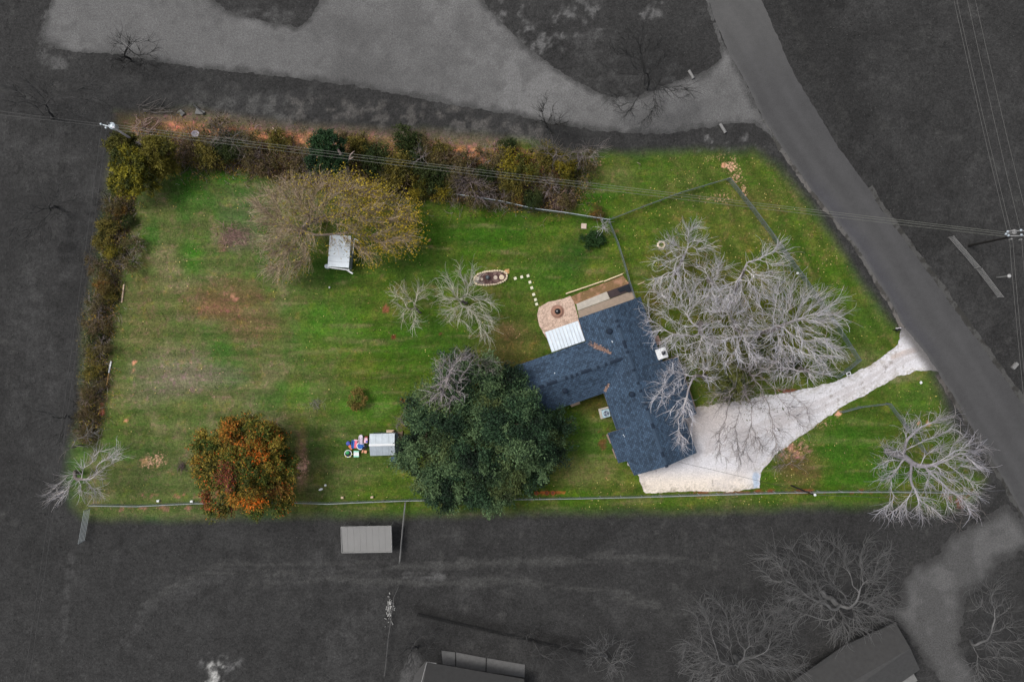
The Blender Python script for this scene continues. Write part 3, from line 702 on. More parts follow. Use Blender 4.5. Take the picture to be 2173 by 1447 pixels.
def bare_tree(name, label, base, bl, natt=260, trunk=.24, tip=.02, per=2.4, L=1.5, col=(232, 228, 232), inner=(122, 114, 112), step=.55, kill=.8, seed=1, group=None,
              first=None, r0=.0215, out=.6, curl=.5, greyout=(98, 98, 98), up=.2, cat='bare tree', twigcol=None, leaves=None, infl=3.0, limb=1.9):
    rng = np.random.default_rng(seed); B0 = np.array(P(base[0], base[1], 0)); W = blobs_w(bl)
    fp = [P(*f) for f in first] if first else None
    root = thing(name, tuple(B0), label, cat, group=group)
    pos, par = colonize(rng, B0, W, natt, step, infl, kill, first=fp)
    rad = radii(par, tip, trunk=trunk, limb=limb)
    # smooth the skeleton a little
    for _ in range(2):
        q = pos.copy(); q[1:] = pos[1:] * .6 + pos[par[1:]] * .4; ok = np.arange(len(pos)) > 1; pos[ok] = q[ok]
    A = pos[par[1:]]; Bp = pos[1:]; ra = np.minimum(rad[par[1:]], rad[1:] * 1.5); rb = rad[1:]
    thick = rad[1:] > .075
    cin = lin(inner); cout = lin(col); g = lin(greyout)
    def colour(V, t, rn):
        c = cin[None] + (cout - cin)[None] * t[:, None]; c = c * (.55 + .55 * rn)[:, None]
        return shade_out(c, V[:, 0], V[:, 1], g[None] * (.75 + .5 * rn)[:, None])
    off = B0[None]
    if thick.any():
        V, F, k = tubes(A[thick], Bp[thick], ra[thick], rb[thick], 7)
        t = np.repeat(1 - np.clip((rb[thick] - .05) / .12, 0, 1), k) * .85
        link('trunk', np_mesh('trunk', V - off, F, colour(V, t, vn(V[:, 0] * 3, V[:, 1] * 3 + V[:, 2], .5, 5, 3)), smooth=True), M['twigs'], root)
    V, F, k = tubes(A[~thick], Bp[~thick], ra[~thick], rb[~thick], 4)
    t = np.repeat(.45 + .55 * (1 - np.clip((rb[~thick] - .02) / .06, 0, 1)), k)
    rn = np.repeat(rng.random((~thick).sum()), k)
    link('branches', np_mesh('branches', V - off, F, colour(V, t, rn)), M['twigs'], root)['kind'] = 'stuff'
    cen = np.mean([w[:3] for w in W], 0); cen[2] *= .7
    sa, sb, sra, srb, tips = sprouts(rng, pos, par, rad, cen, per, L, 4, r0, up, out, curl)
    V, F, k = tubes(sa, sb, sra, srb, 3)
    n1 = len(sa) // 4; rn = np.tile(rng.random(n1), 4)
    c2 = cout * .98 if twigcol is None else lin(twigcol)
    rr = np.repeat(rn ** 1.5, k); cc = c2[None] * (.30 + .84 * rr)[:, None] * (1 + (np.repeat(np.tile(rng.random(n1), 4), k)[:, None] - .6) * np.array([[.10, .0, -.16]]))
    link('twigs', np_mesh('twigs', V - off, F, shade_out(cc, V[:, 0], V[:, 1], g[None] * (.7 + .6 * rr)[:, None])), M['twigs'], root)['kind'] = 'stuff'
    if leaves: leaf_at(rng, tips, root, B0, **leaves)
    return root

def leaf_quads(rng, C, D, size, asp=.45):
    "one quad per centre C, long axis D"
    m = len(C); nrm = norm(rng.normal(size=(m, 3)) + np.array([0, 0, 1.1])); d = norm(D - nrm * (D * nrm).sum(1, keepdims=True))
    s = np.cross(nrm, d); L = size[:, None]
    V = np.stack([C - d * L * .5, C + s * L * asp * .5, C + d * L * .5, C - s * L * asp * .5], 1)
    return V.reshape(-1, 3), np.arange(m * 4).reshape(-1, 4)

def leaf_at(rng, tips, root, B0, n=3, size=.26, spread=.35, cols=((120, 110, 40),), fn=None, name='leaves', frac=1.0, xb=None, grey=(70, 70, 70)):
    t = tips[rng.random(len(tips)) < frac]; C = np.repeat(t, n, 0) + rng.normal(size=(len(t) * n, 3)) * spread
    if fn is not None:
        C = C[fn(C, rng)]
    m = len(C); D = norm(rng.normal(size=(m, 3)))
    V, F = leaf_quads(rng, C, D, size * (.6 + .8 * rng.random(m)))
    pal = np.array([lin(c) for c in cols]); w = vn(C[:, 0], C[:, 1], 2.2, 33, 3)
    if xb: w = w * .45 + .55 * np.clip((C[:, 0] - xb[0]) / (xb[1] - xb[0]), 0, 1)
    ix = np.clip(((w - .5) * (1.5 if xb else 2.2) + .5 + rng.normal(size=m) * .22) * len(pal), 0, len(pal) - 1).astype(int)
    c = pal[ix] * (.65 + .7 * rng.random(m))[:, None]; c = np.repeat(c, 4, 0)
    link(name, np_mesh(name, V - B0[None], F, shade_out(c, V[:, 0], V[:, 1], lin(grey)[None] * np.ones((len(V), 1)))), M['foliage'], root)['kind'] = 'stuff'

def crown(rng, W, nclump, cr, per, size, palfn, low=.25, flat=.75, nf=13, jit=.17, asp=.36):
    "leafy sprays over the surface of ellipsoids; returns V, F, col"
    vol = np.array([w[3] * w[4] for w in W]); cnt = np.maximum(1, (nclump * vol / vol.sum()).astype(int))
    cs = []; on = []
    for w, k in zip(W, cnt):
        d = norm(rng.normal(size=(k * 6, 3))); d = d[d[:, 2] > -low]
        keep = []                                   # spaced out, so that dark gaps stay between the sprays
        for q in d:
            if all(np.dot(q, e) < 1 - .9 / max(k, 2) for e in keep): keep.append(q)
            if len(keep) >= k: break
        d = np.array(keep); r = .62 + .40 * rng.random(len(d))
        cs.append(np.array(w[:3]) + d * r[:, None] * np.array(w[3:6])); on.append(d)
    cs = np.concatenate(cs); on = np.concatenate(on); m = len(cs)
    rad = cr * (.55 + 1.0 * rng.random(m) ** 1.3)
    tone = rng.random(m)
    k = np.maximum(6, (per * (rad / cr) ** 2)).astype(int); src = np.repeat(np.arange(m), k); M_ = len(src)
    fd = norm(rng.normal(size=(m, nf, 3)) * np.array([1, 1, .7]) + on[:, None, :] * .75 + np.array([0, 0, .3])); fl = .55 + .75 * rng.random((m, nf))
    fi = rng.integers(0, nf, M_); d = fd[src, fi]; rr = rng.random(M_) ** .55
    side = rng.normal(size=(M_, 3)); jj = jit * rad[src] * (.35 + .9 * (1 - np.abs(rr - .45)))
    C = cs[src] + (d * (rr * rad[src] * fl[src, fi])[:, None] + side * jj[:, None]) * np.array([1, 1, flat])
    C[:, 2] -= (rr ** 2) * rad[src] * .18
    C[:, 2] = np.maximum(C[:, 2], .06)
    D = norm(d + rng.normal(size=d.shape) * .45)
    V, F = leaf_quads(rng, C, D, size * (.55 + .9 * rng.random(M_)), asp)
    c = palfn(C, cs[src], np.clip(tone[src] * .8 + (rr - .5) * .5 + .06, 0, .999), rng.random(M_))  # colour lightens toward spray tips, painting lit ends over shaded insides
    return V, F, np.repeat(c, 4, 0), cs

def leafy_tree(name, label, base, bl, nclump, cr, per, size, palfn, seed, trunk=.3, cat='tree', natt=160, grey=(62, 62, 62), twig=(96, 84, 74), twigs=None, low=.25, group=None, greyfade=True):
    rng = np.random.default_rng(seed); B0 = np.array(P(base[0], base[1], 0)); W = blobs_w(bl)
    root = thing(name, tuple(B0), label, cat, group=group)
    W2 = [(w[0], w[1], w[2] - .2, w[3] * .8, w[4] * .8, w[5] * .7) for w in W]
    pos, par = colonize(rng, B0, W2, natt, .8, 4, 1.3)
    rad = radii(par, .03, trunk=trunk)
    A = pos[par[1:]]; Bp = pos[1:]
    V, F, k = tubes(A, Bp, np.minimum(rad[par[1:]], rad[1:] * 1.5), rad[1:], 5)
    rn = np.repeat(rng.random(len(A)), k)
    link('trunk', np_mesh('trunk', V - B0[None], F, lin(twig)[None] * (.7 + .6 * rn)[:, None]), M['twigs'], root)
    V, F, c, cs = crown(rng, W, nclump, cr, per, size, palfn, low)
    if greyfade: c = shade_out(c, V[:, 0], V[:, 1], lin(grey)[None] * (.6 + .8 * np.repeat(rng.random(len(V) // 4), 4))[:, None], 16, 12)
    link('crown', np_mesh('crown', V - B0[None], F, c), M['foliage'], root)['kind'] = 'stuff'
    if twigs:
        sa, sb, sra, srb, tips = sprouts(rng, pos, par, rad, np.mean([w[:3] for w in W], 0), twigs[0], twigs[1], 4, .02, .3, .7, .4)
        V, F, k = tubes(sa, sb, sra, srb, 3); rn = np.repeat(np.tile(rng.random(len(sa) // 4), 4), k)
        link('twigs', np_mesh('twigs', V - B0[None], F, shade_out(lin(twigs[2])[None] * (.7 + .6 * rn)[:, None], V[:, 0], V[:, 1], lin((80, 80, 80))[None] * np.ones((len(V), 1)))), M['twigs'], root)['kind'] = 'stuff'
    return root

def pal(cols, jit=.35, by='tone'):
    pc = np.array([lin(c) for c in cols])
    def f(C, cen, tone, rn):
        t = np.clip(tone * len(pc) + (rn - .5) * .9, 0, len(pc) - 1e-3); i = t.astype(int); j = np.minimum(i + 1, len(pc) - 1); fr = (t - i)[:, None]
        return (pc[i] * (1 - fr) + pc[j] * fr) * (1 - jit + 2 * jit * rn)[:, None]
    return f

# --- the grove of bare trees in front of the house
kw = dict(group='bare grey trees in front of the house')
bare_tree('bare_tree', 'pale bare tree whose twigs fan out over the ring of white stones', (1432, 582), [(1462, 512, 55, 42, 6.0, 1.8), (1425, 540, 45, 40, 5, 1.6), (1420, 600, 55, 40, 4.6, 1.6)], 300, .26, seed=11,
          first=[(1450, 548, 3.6), (1461, 520, 5)], L=1.6, **kw)
bare_tree('bare_tree', 'bare tree with a dark forked trunk between the stone ring tree and the fan-shaped tree', (1505, 590), [(1505, 570, 45, 35, 5.0, 1.6), (1510, 625, 60, 40, 5, 1.8)], 230, .24, seed=12, **kw)
bare_tree('bare_tree', 'bare tree fanning out over the street fence, topmost right of the grove', (1560, 615), [(1640, 540, 38, 34, 7.2, 1.6), (1615, 590, 50, 34, 6.4, 1.7), (1570, 620, 60, 36, 5.5, 1.8)], 330, .28, seed=13,
          first=[(1578, 575, 4.5), (1588, 553, 6)], L=1.8, curl=.35, out=.9, **kw)
bare_tree('bare_tree', 'large pale bare tree sweeping toward the road, rightmost of the grove', (1600, 715), [(1735, 660, 62, 52, 8, 2.2), (1700, 715, 80, 50, 7.5, 2.2), (1665, 630, 60, 40, 7, 2), (1640, 690, 70, 40, 6, 2), (1740, 745, 55, 32, 6, 1.6)], 760, .36,
          seed=14, first=[(1625, 706, 3.5), (1660, 690, 6)], L=2.0, curl=.32, out=1.0, **kw)
bare_tree('bare_tree', 'bare tree reaching its twigs over the upper corner of the blue-grey roof', (1480, 690), [(1420, 660, 58, 34, 6.5, 1.8), (1400, 700, 42, 36, 6, 1.6), (1470, 720, 70, 46, 6, 2), (1440, 620, 70, 30, 5.5, 1.5)], 460, .3, seed=15, L=1.7, **kw)
bare_tree('bare_tree', 'dense bare tree in the middle of the grove with curling branches', (1560, 690), [(1545, 690, 60, 40, 6.5, 2), (1560, 745, 66, 36, 5.8, 1.8), (1530, 650, 60, 34, 6, 1.8)], 420, .3, seed=16, L=1.6, curl=.8, **kw)
bare_tree('bare_tree', 'bare tree with twigs hanging across the east roof edge by the porch', (1500, 800), [(1425, 812, 40, 34, 7, 1.4), (1410, 850, 32, 26, 6.5, 1.2), (1465, 790, 66, 34, 6, 1.8), (1450, 875, 34, 40, 6, 1.4), (1450, 930, 30, 34, 5.4, 1.2)], 380, .28, seed=17, L=1.5, curl=.6, **kw)
bare_tree('bare_tree', 'bare tree spreading long drooping boughs over the white driveway', (1565, 805), [(1560, 850, 70, 40, 5.5, 1.8), (1545, 935, 46, 50, 6, 1.2), (1640, 850, 66, 36, 5.5, 1.2), (1625, 930, 54, 44, 5.5, 1.2), (1700, 885, 34, 36, 5, 1.0), (1600, 790, 70, 30, 5.2, 1.8), (1580, 975, 26, 24, 5.5, .8)], 460, .3, seed=18,
          L=1.7, col=(172, 164, 162), inner=(74, 68, 66), leaves=dict(n=2, size=.24, spread=.3, cols=((58, 70, 30), (84, 90, 42)), fn=lambda C, r: (np.hypot(C[:, 0] - P(1590, 860)[0], C[:, 1] - P(1590, 860)[1]) < 3.2) & (r.random(len(C)) < .35)), **kw)
bare_tree('bare_tree', 'bare tree with arching twigs along the driveway edge, left of the solar panel', (1690, 775), [(1690, 790, 66, 26, 5, 1.3), (1740, 790, 40, 22, 4.6, 1.2), (1650, 770, 50, 34, 5.5, 1.6)], 260, .22, seed=19, L=1.7, **kw)
bare_tree('fallen_branch_brush', 'pale bare twigs spilling over the grass where the driveway narrows', (1672, 985), [(1690, 975, 26, 26, .9, .5), (1650, 985, 22, 18, .8, .5)], 60, .06, seed=20, L=1.3, cat='brush', tip=.018, col=(160, 148, 140), per=1.6)
# --- the two small bare trees in the middle of the lawn, and others
bare_tree('bare_tree', 'small bare tree alone on the lawn, leftmost of the two beside the stone oval', (892, 664), [(862, 632, 34, 30, 4.2, 1.3), (872, 675, 26, 26, 3.6, 1.2), (884, 620, 26, 26, 4, 1)], 190, .16, seed=21, L=1.5, group='bare trees on the back lawn',
          col=(222, 216, 200), first=[(880, 652, 2.2)], curl=.6)
bare_tree('bare_tree', 'larger pale bare tree spreading beside the stone-edged oval bed', (990, 642), [(965, 610, 40, 40, 5, 1.5), (1000, 595, 26, 34, 5, 1.4), (1020, 665, 40, 46, 5.4, 1.5), (970, 650, 40, 30, 4.6, 1.5), (1030, 700, 22, 26, 5.5, 1.2)], 430, .2, seed=22, L=1.7,
          group='bare trees on the back lawn', col=(224, 220, 206), curl=.45, out=.9)
bare_tree('bare_sapling', 'little bare sapling at the three-way corner of the chain-link fences', (1285, 486), [(1282, 476, 20, 17, 2.3, .8), (1268, 484, 20, 10, 1.8, .6)], 60, .07, seed=23, L=1.2, cat='sapling')
bare_tree('bare_tree', 'big old bare tree with a thick leaning trunk in the lower right corner', (1882, 957), [(1945, 912, 34, 30, 7, 1.6), (2000, 900, 34, 28, 7.5, 1.5), (2040, 965, 52, 46, 8.6, 2), (1975, 1010, 56, 34, 8, 1.8), (1888, 1008, 32, 32, 6, 1.4),
          (1905, 955, 34, 36, 6, 1.4), (1945, 1072, 48, 26, 7.5, 1.2), (1895, 1098, 32, 12, 7, .8), (2035, 1050, 54, 46, 8, 1.6), (1995, 955, 46, 30, 8, 1.6)], 600, .48, seed=24,
          first=[(1900, 964, 3.0), (1918, 968, 5.0), (1936, 982, 6.2)], step=.6, kill=.9, L=2.0, per=3.2, col=(206, 202, 208), inner=(146, 142, 148), tip=.022, curl=.8, infl=4.0, limb=1.25)
bare_tree('bare_tree', 'pale bare tree at the lower left corner leaning over the pipe gate', (166, 1004), [(228, 968, 36, 20, 5.5, 1.4), (200, 1005, 36, 26, 5, 1.6), (190, 1040, 32, 24, 4.5, 1.2), (110, 1052, 44, 12, 4, .8)], 330, .26, seed=25, L=1.7, col=(226, 220, 220), curl=.35, out=.9,
          first=[(160, 1000, 2.4)])
bare_tree('bare_tree', 'small bare tree in the west hedge above the lower left corner', (172, 945), [(180, 925, 36, 26, 4.5, 1.4), (150, 950, 24, 16, 4, 1)], 70, .1, seed=26, L=1.5, col=(150, 146, 142), per=1.2)
# pale dead wood inside the oak cluster
bare_tree('bare_tree', 'dense pale leafless tree rising against the top of the dark oaks', (985, 850), [(955, 790, 32, 34, 9.6, 1.5), (945, 832, 40, 30, 9.4, 1.5), (980, 760, 22, 18, 9, 1.2)], 420, .24, seed=27, L=1.5, per=3.2, col=(204, 194, 196), tip=.02, r0=.024)
bare_tree('bare_tree', 'greyer leafless tree beside the pale one at the top of the oaks', (1030, 800), [(1030, 775, 34, 22, 7.5, 1.4), (995, 760, 30, 18, 7, 1.2)], 220, .2, seed=28, L=1.3, per=3, col=(150, 148, 138))
bare_tree('bare_shrub', 'wispy grey leafless shrub behind the metal-roofed shed', (862, 905), [(848, 895, 18, 18, 2.5, 1), (872, 860, 14, 18, 3, 1)], 110, .1, seed=29, L=1.2, per=2.6, col=(150, 140, 142), cat='shrub')

# --- the big yellowing willow over the white-roofed shed
rngw = np.random.default_rng(5)
wil = [(575, 445, 44, 42, 6.5, 2), (640, 420, 60, 42, 8, 2), (720, 410, 56, 36, 8.5, 2), (790, 430, 50, 36, 7, 2), (845, 465, 38, 42, 6, 2), (600, 500, 56, 48, 6, 2), (640, 545, 30, 36, 5, 1.8), (590, 570, 34, 26, 4.5, 1.4),
       (830, 505, 44, 32, 5.5, 1.8), (775, 520, 26, 34, 5.4, 1.6), (650, 480, 50, 40, 7.5, 2), (760, 465, 54, 28, 7.5, 2), (722, 500, 30, 26, 6, 1), (705, 450, 50, 34, 9, 1.6), (680, 455, 40, 30, 9, 1.5)]
bare_tree('willow_tree', 'wide yellowing willow with brownish twigs hanging over the white-roofed shed', (690, 460), wil, 1050, .4, seed=31, L=1.8, per=4.6, col=(176, 156, 136), inner=(150, 136, 128), twigcol=(206, 184, 158), cat='willow', curl=.3, out=.9, up=-.08,
          leaves=dict(n=4, size=.24, spread=.42, xb=(P(560, 0)[0], P(880, 0)[0]), cols=((120, 104, 82), (112, 100, 56), (126, 116, 44), (150, 134, 38), (170, 146, 40)),
                      fn=lambda C, r: r.random(len(C)) < np.clip((C[:, 0] - P(560, 0)[0]) / 15 + .06, .10, 1)))

# --- dark evergreen oaks
oakp = pal([(14, 26, 18), (22, 40, 26), (34, 56, 36), (50, 76, 50), (84, 106, 70)], .42)  # near-black to pale greens paint shaded gaps and lit spray tips
def oakpal(C, cen, tone, rn):
    c = oakp(C, cen, tone, rn); w = sstep(.6, .8, vn(cen[:, 0], cen[:, 1], 3, 9, 2))[:, None]
    return c * (1 - w * .6) + lin((98, 108, 58))[None] * w * .6 * (.6 + .8 * rn)[:, None]
ok = dict(group='dark evergreen oaks beside the shed', cat='oak')
leafy_tree('oak_tree', 'dark evergreen oak right behind the metal-roofed shed', (925, 925), [(902, 880, 30, 32, 6.5, 2.4), (940, 905, 42, 42, 8, 2.6), (892, 960, 32, 36, 6, 2.2), (920, 1010, 34, 32, 5, 2.0), (950, 865, 36, 32, 7.5, 2.4)], 62, 1.7, 820, .31, oakpal, 41, .4, twigs=(.6, 1.2, (80, 76, 66)), **ok)
leafy_tree('oak_tree', 'dark evergreen oak whose lower boughs hang over the south fence', (1010, 985), [(1010, 950, 46, 42, 8, 2.6), (985, 1025, 38, 34, 5.5, 2), (1045, 1030, 34, 32, 5, 2), (940, 1045, 28, 24, 4, 1.6), (1080, 990, 34, 28, 6, 2)], 66, 1.7, 820, .31, oakpal, 42, .4, twigs=(.6, 1.2, (84, 80, 70)), **ok)
leafy_tree('oak_tree', 'dark evergreen oak touching the west end of the blue-grey roof', (1105, 910), [(1112, 868, 32, 28, 7, 2.2), (1100, 915, 46, 42, 8.5, 2.6), (1160, 930, 28, 38, 5.5, 2.2), (1135, 985, 34, 30, 5, 2), (1050, 890, 34, 36, 7.5, 2.4), (1115, 1012, 26, 20, 4, 1.4)], 72, 1.7, 820, .31, oakpal, 43, .4, twigs=(.6, 1.2, (84, 84, 70)), **ok)
leafy_tree('oak_tree', 'smaller dark oak at the top of the evergreen clump under the leafless twigs', (1020, 825), [(1012, 790, 36, 28, 6, 2), (965, 805, 32, 30, 6, 2), (1050, 815, 28, 30, 6, 2), (1085, 840, 20, 18, 5, 1.6)], 30, 1.6, 700, .31, oakpal, 44, .3, twigs=(1.2, 1.2, (104, 100, 90)), **ok)

# --- autumn maple
def maplepal(C, cen, tone, rn):
    base = pal([(44, 66, 26), (66, 84, 30), (92, 98, 34), (36, 56, 24), (122, 108, 38)], .4)(C, cen, tone, rn)
    for (cu, cv, r, col, z) in [(545, 955, 15, (214, 104, 26), 7), (528, 935, 8, (200, 96, 30), 7), (522, 1035, 11, (216, 84, 30), 6), (552, 1045, 12, (220, 106, 24), 6), (505, 1000, 16, (108, 46, 42), 6), (520, 1010, 14, (112, 56, 48), 6),
                             (448, 1050, 16, (130, 52, 44), 5), (505, 1065, 22, (112, 52, 44), 4), (590, 1035, 14, (116, 58, 40), 5), (500, 915, 17, (158, 96, 32), 6), (450, 965, 14, (150, 98, 30), 5), (625, 1035, 10, (176, 84, 32), 3), (470, 1000, 12, (140, 104, 30), 5), (455, 1030, 10, (148, 92, 34), 5)]:
        p = P(cu, cv, z); d = np.hypot(cen[:, 0] - p[0], cen[:, 1] - p[1]) / (r * S); w = ((1 - sstep(.45, 1.35, d)) * np.where(rn > .45, .85, .10))[:, None]
        base = base * (1 - w) + lin(col)[None] * w * (.6 + .9 * rn)[:, None]
    sp_ = ((rn * 997) % 1)[:, None]; base = np.where(sp_ > .965, lin((196, 96, 34))[None], np.where(sp_ > .90, lin((150, 124, 44))[None], base))
    return base
leafy_tree('maple_tree', 'round autumn tree in green, gold, orange and dark red leaves', (518, 1000), [(518, 940, 64, 50, 7, 2.2), (462, 945, 34, 30, 5, 1.6), (582, 950, 32, 34, 5, 1.6), (600, 1000, 26, 34, 4.5, 1.6), (462, 985, 46, 50, 6, 2.2), (575, 985, 46, 54, 6, 2.2), (520, 1010, 60, 50, 7.5, 2.2), (475, 1045, 46, 38, 4.5, 2), (555, 1050, 56, 38, 5, 2), (515, 905, 44, 24, 5, 1.6)],
           210, 1.15, 420, .29, maplepal, 51, .35, cat='autumn tree', grey=(70, 68, 64), twigs=(.4, 1.2, (120, 92, 86)))
# --- cedars in the north-west corner
cedp = pal([(46, 54, 18), (78, 80, 22), (112, 108, 28), (142, 132, 34), (54, 62, 22)], .35)
leafy_tree('cedar_tree', 'bright yellow-green cedar in the upper left corner of the lot', (272, 372), [(278, 352, 34, 34, 5, 2.2), (262, 392, 26, 22, 3.6, 1.6), (300, 380, 28, 24, 3.4, 1.6)], 85, .8, 260, .3, cedp, 61, .22, cat='cedar', low=.1)
leafy_tree('cedar_tree', 'olive cedar just right of the bright yellow-green cedar', (338, 340), [(340, 325, 26, 30, 4.4, 2), (350, 350, 20, 20, 3, 1.4)], 50, .8, 240, .3, pal([(44, 52, 20), (72, 72, 24), (100, 94, 32)], .35), 62, .2, cat='cedar', low=.1)
leafy_tree('cedar_tree', 'dark olive cedar at the foot of the transformer pole', (262, 312), [(262, 308, 28, 20, 3.6, 1.6)], 34, .7, 220, .28, pal([(38, 44, 20), (56, 60, 22), (84, 82, 26)], .3), 63, .16, cat='cedar', low=.1)
leafy_tree('cedar_tree', 'dark green round evergreen behind the dead forked snag in the north hedge', (697, 318), [(697, 308, 34, 22, 5, 2), (700, 340, 40, 22, 3.8, 1.6)], 66, .8, 260, .3, pal([(16, 36, 20), (24, 50, 28), (34, 60, 30)], .3), 64, .22, cat='evergreen')
leafy_tree('evergreen_shrub', 'dark green shrub under the middle of the bare grove, above the driveway bend', (1612, 738), [(1612, 735, 38, 24, 3.4, 1.4), (1590, 765, 30, 18, 2.6, 1)], 60, .6, 200, .28, pal([(34, 48, 20), (54, 66, 26), (84, 88, 38)], .35), 65, .1, cat='shrub')
leafy_tree('evergreen_shrub', 'dark green shrub at the house end of the driveway under the bare boughs', (1548, 806), [(1548, 806, 32, 26, 4.2, 1.6), (1560, 830, 26, 18, 3.4, 1)], 54, .6, 200, .28, pal([(34, 46, 20), (54, 64, 28), (86, 90, 42)], .35), 66, .1, cat='shrub')
leafy_tree('evergreen_shrub', 'low dark shrub at the foot of the rightmost bare tree', (1672, 772), [(1672, 772, 26, 14, 1, .7)], 20, .6, 160, .26, pal([(28, 38, 18), (44, 52, 24)], .3), 67, .1, cat='shrub')
leafy_tree('evergreen_shrub', 'dark weedy clump on the grass just below the fence corner sapling', (1262, 507), [(1258, 508, 24, 12, .6, .4)], 20, .55, 150, .24, pal([(24, 50, 22), (34, 60, 24)], .3), 68, .06, cat='shrub')
leafy_tree('small_shrub', 'small reddish-green shrub alone on the lawn above the toys', (757, 848), [(757, 847, 21, 18, 1.0, .8)], 26, .45, 110, .22, pal([(70, 82, 30), (100, 100, 40), (118, 98, 50)], .3), 69, .06, cat='shrub', twigs=(1.5, .8, (134, 112, 84)))
# --- snag: dead forked trunk standing at the head of the willow
sn = thing('dead_snag', P(742, 392, 0), 'dead white forked trunk standing above the willow in the north hedge', 'dead tree')
sp = np.array(P(742, 392, 0))
def rel(p): return tuple(np.array(P(*p)) - sp)
mb = MB(); mb.tube([(0, 0, 0), rel((738, 365, 2.5)), rel((733, 346, 4)), rel((722, 326, 5.2)), rel((711, 308, 6)), rel((706, 298, 6.4))], [.34, .3, .24, .17, .1, .04], 8).build('trunk', mat_plain('dead_bark', (168, 150, 146), .9), sn, True)
mb = MB(); mb.tube([rel((735, 352, 3.6)), rel((741, 338, 4.6)), rel((750, 334, 5.2))], [.18, .1, .03], 6); mb.tube([rel((740, 341, 4.4)), rel((744, 328, 5.2)), rel((752, 321, 5.8))], [.11, .08, .03], 6)
mb.build('limb', bpy.data.materials['dead_bark'], sn, True)

# --- hedgerow shrubs: a few kinds built once and then copied
def shrub_proto(kind, seed):
    rng = np.random.default_rng(seed)
    kinds = dict(olive=([(46, 50, 22), (78, 76, 30), (106, 96, 40)], .75, (124, 112, 92)), yellow=([(92, 90, 26), (138, 124, 34), (64, 68, 22)], .8, (110, 96, 60)), green=([(26, 42, 18), (40, 56, 22), (52, 62, 26)], 1.0, (80, 74, 56)),
                 brown=([(78, 66, 44), (100, 84, 56), (74, 68, 36)], .32, (142, 124, 114)), twiggy=([(98, 84, 66), (84, 76, 46)], .10, (158, 146, 144)), rust=([(104, 74, 36), (122, 88, 38), (84, 74, 36)], .5, (122, 104, 84)))
    cols, dens, tw = kinds[kind]
    root = bpy.data.objects.new('hedge_shrub', None)
    a0 = rng.random() * 6.28; W = [(.3 * math.cos(a0), .3 * math.sin(a0), 1.2, 1.3, 1.15, 1.0)] + [(1.15 * math.cos(a0 + k * 2.1 + rng.normal() * .4), 1.15 * math.sin(a0 + k * 2.1 + rng.normal() * .4), .7 + rng.random() * .8, .6 + rng.random() * .7, .5 + rng.random() * .7, .7) for k in range(3)]
    V, F, c, cs = crown(rng, W, int(24 * dens) + 3, .95, 190, .26, pal(cols, .4), .1)
    link('foliage', np_mesh('foliage', V, F, c), M['foliage'], root)['kind'] = 'stuff'
    pos, par = colonize(rng, np.zeros(3), [(a[0], a[1], a[2], a[3] * 1.05, a[4] * 1.05, a[5]) for a in W], 130, .4, 3, .6)
    rad = radii(par, .018, trunk=.07)
    sa, sb, ra, rb, t = sprouts(rng, pos, par, rad, (0, 0, .6), 2.2 if kind in ('twiggy', 'brown') else 1.1, 1.0, 3, .02, .2, .6, .6)
    A = np.concatenate([pos[par[1:]], sa]); B = np.concatenate([pos[1:], sb]); R1 = np.concatenate([rad[par[1:]], ra]); R2 = np.concatenate([rad[1:], rb])
    V, F, k = tubes(A, B, R1, R2, 3); rn = np.repeat(rng.random(len(A)), k)
    link('stems', np_mesh('stems', V, F, lin(tw)[None] * (.6 + .8 * rn)[:, None]), M['twigs'], root)['kind'] = 'stuff'
    return root
protos = {k: [shrub_proto(k, 100 + i * 7 + j) for j in range(2)] for i, k in enumerate(['olive', 'yellow', 'green', 'brown', 'twiggy', 'rust'])}
look = dict(olive='olive-green shrub', yellow='yellow-leaved shrub', green='dark green shrub', brown='brown withered shrub', twiggy='leafless grey shrub', rust='rusty orange shrub')
rs = random.Random(4)
def shrub(kind, uu, vv, r, where, hz=1.0, hedge='north'):
    pr = protos[kind][rs.randrange(2)]
    c = copy_tree(pr); c.name = 'hedge_shrub'; k = r * S / 1.85
    p = P(uu, vv, 0); c.location = p; c.rotation_euler = (0, 0, rs.random() * 6.28); c.scale = (k * rs.uniform(.9, 1.1), k * rs.uniform(.9, 1.1), k * hz)
    tag(c, look[kind] + ' ' + where, 'shrub', 'shrubs of the %s hedgerow' % hedge)
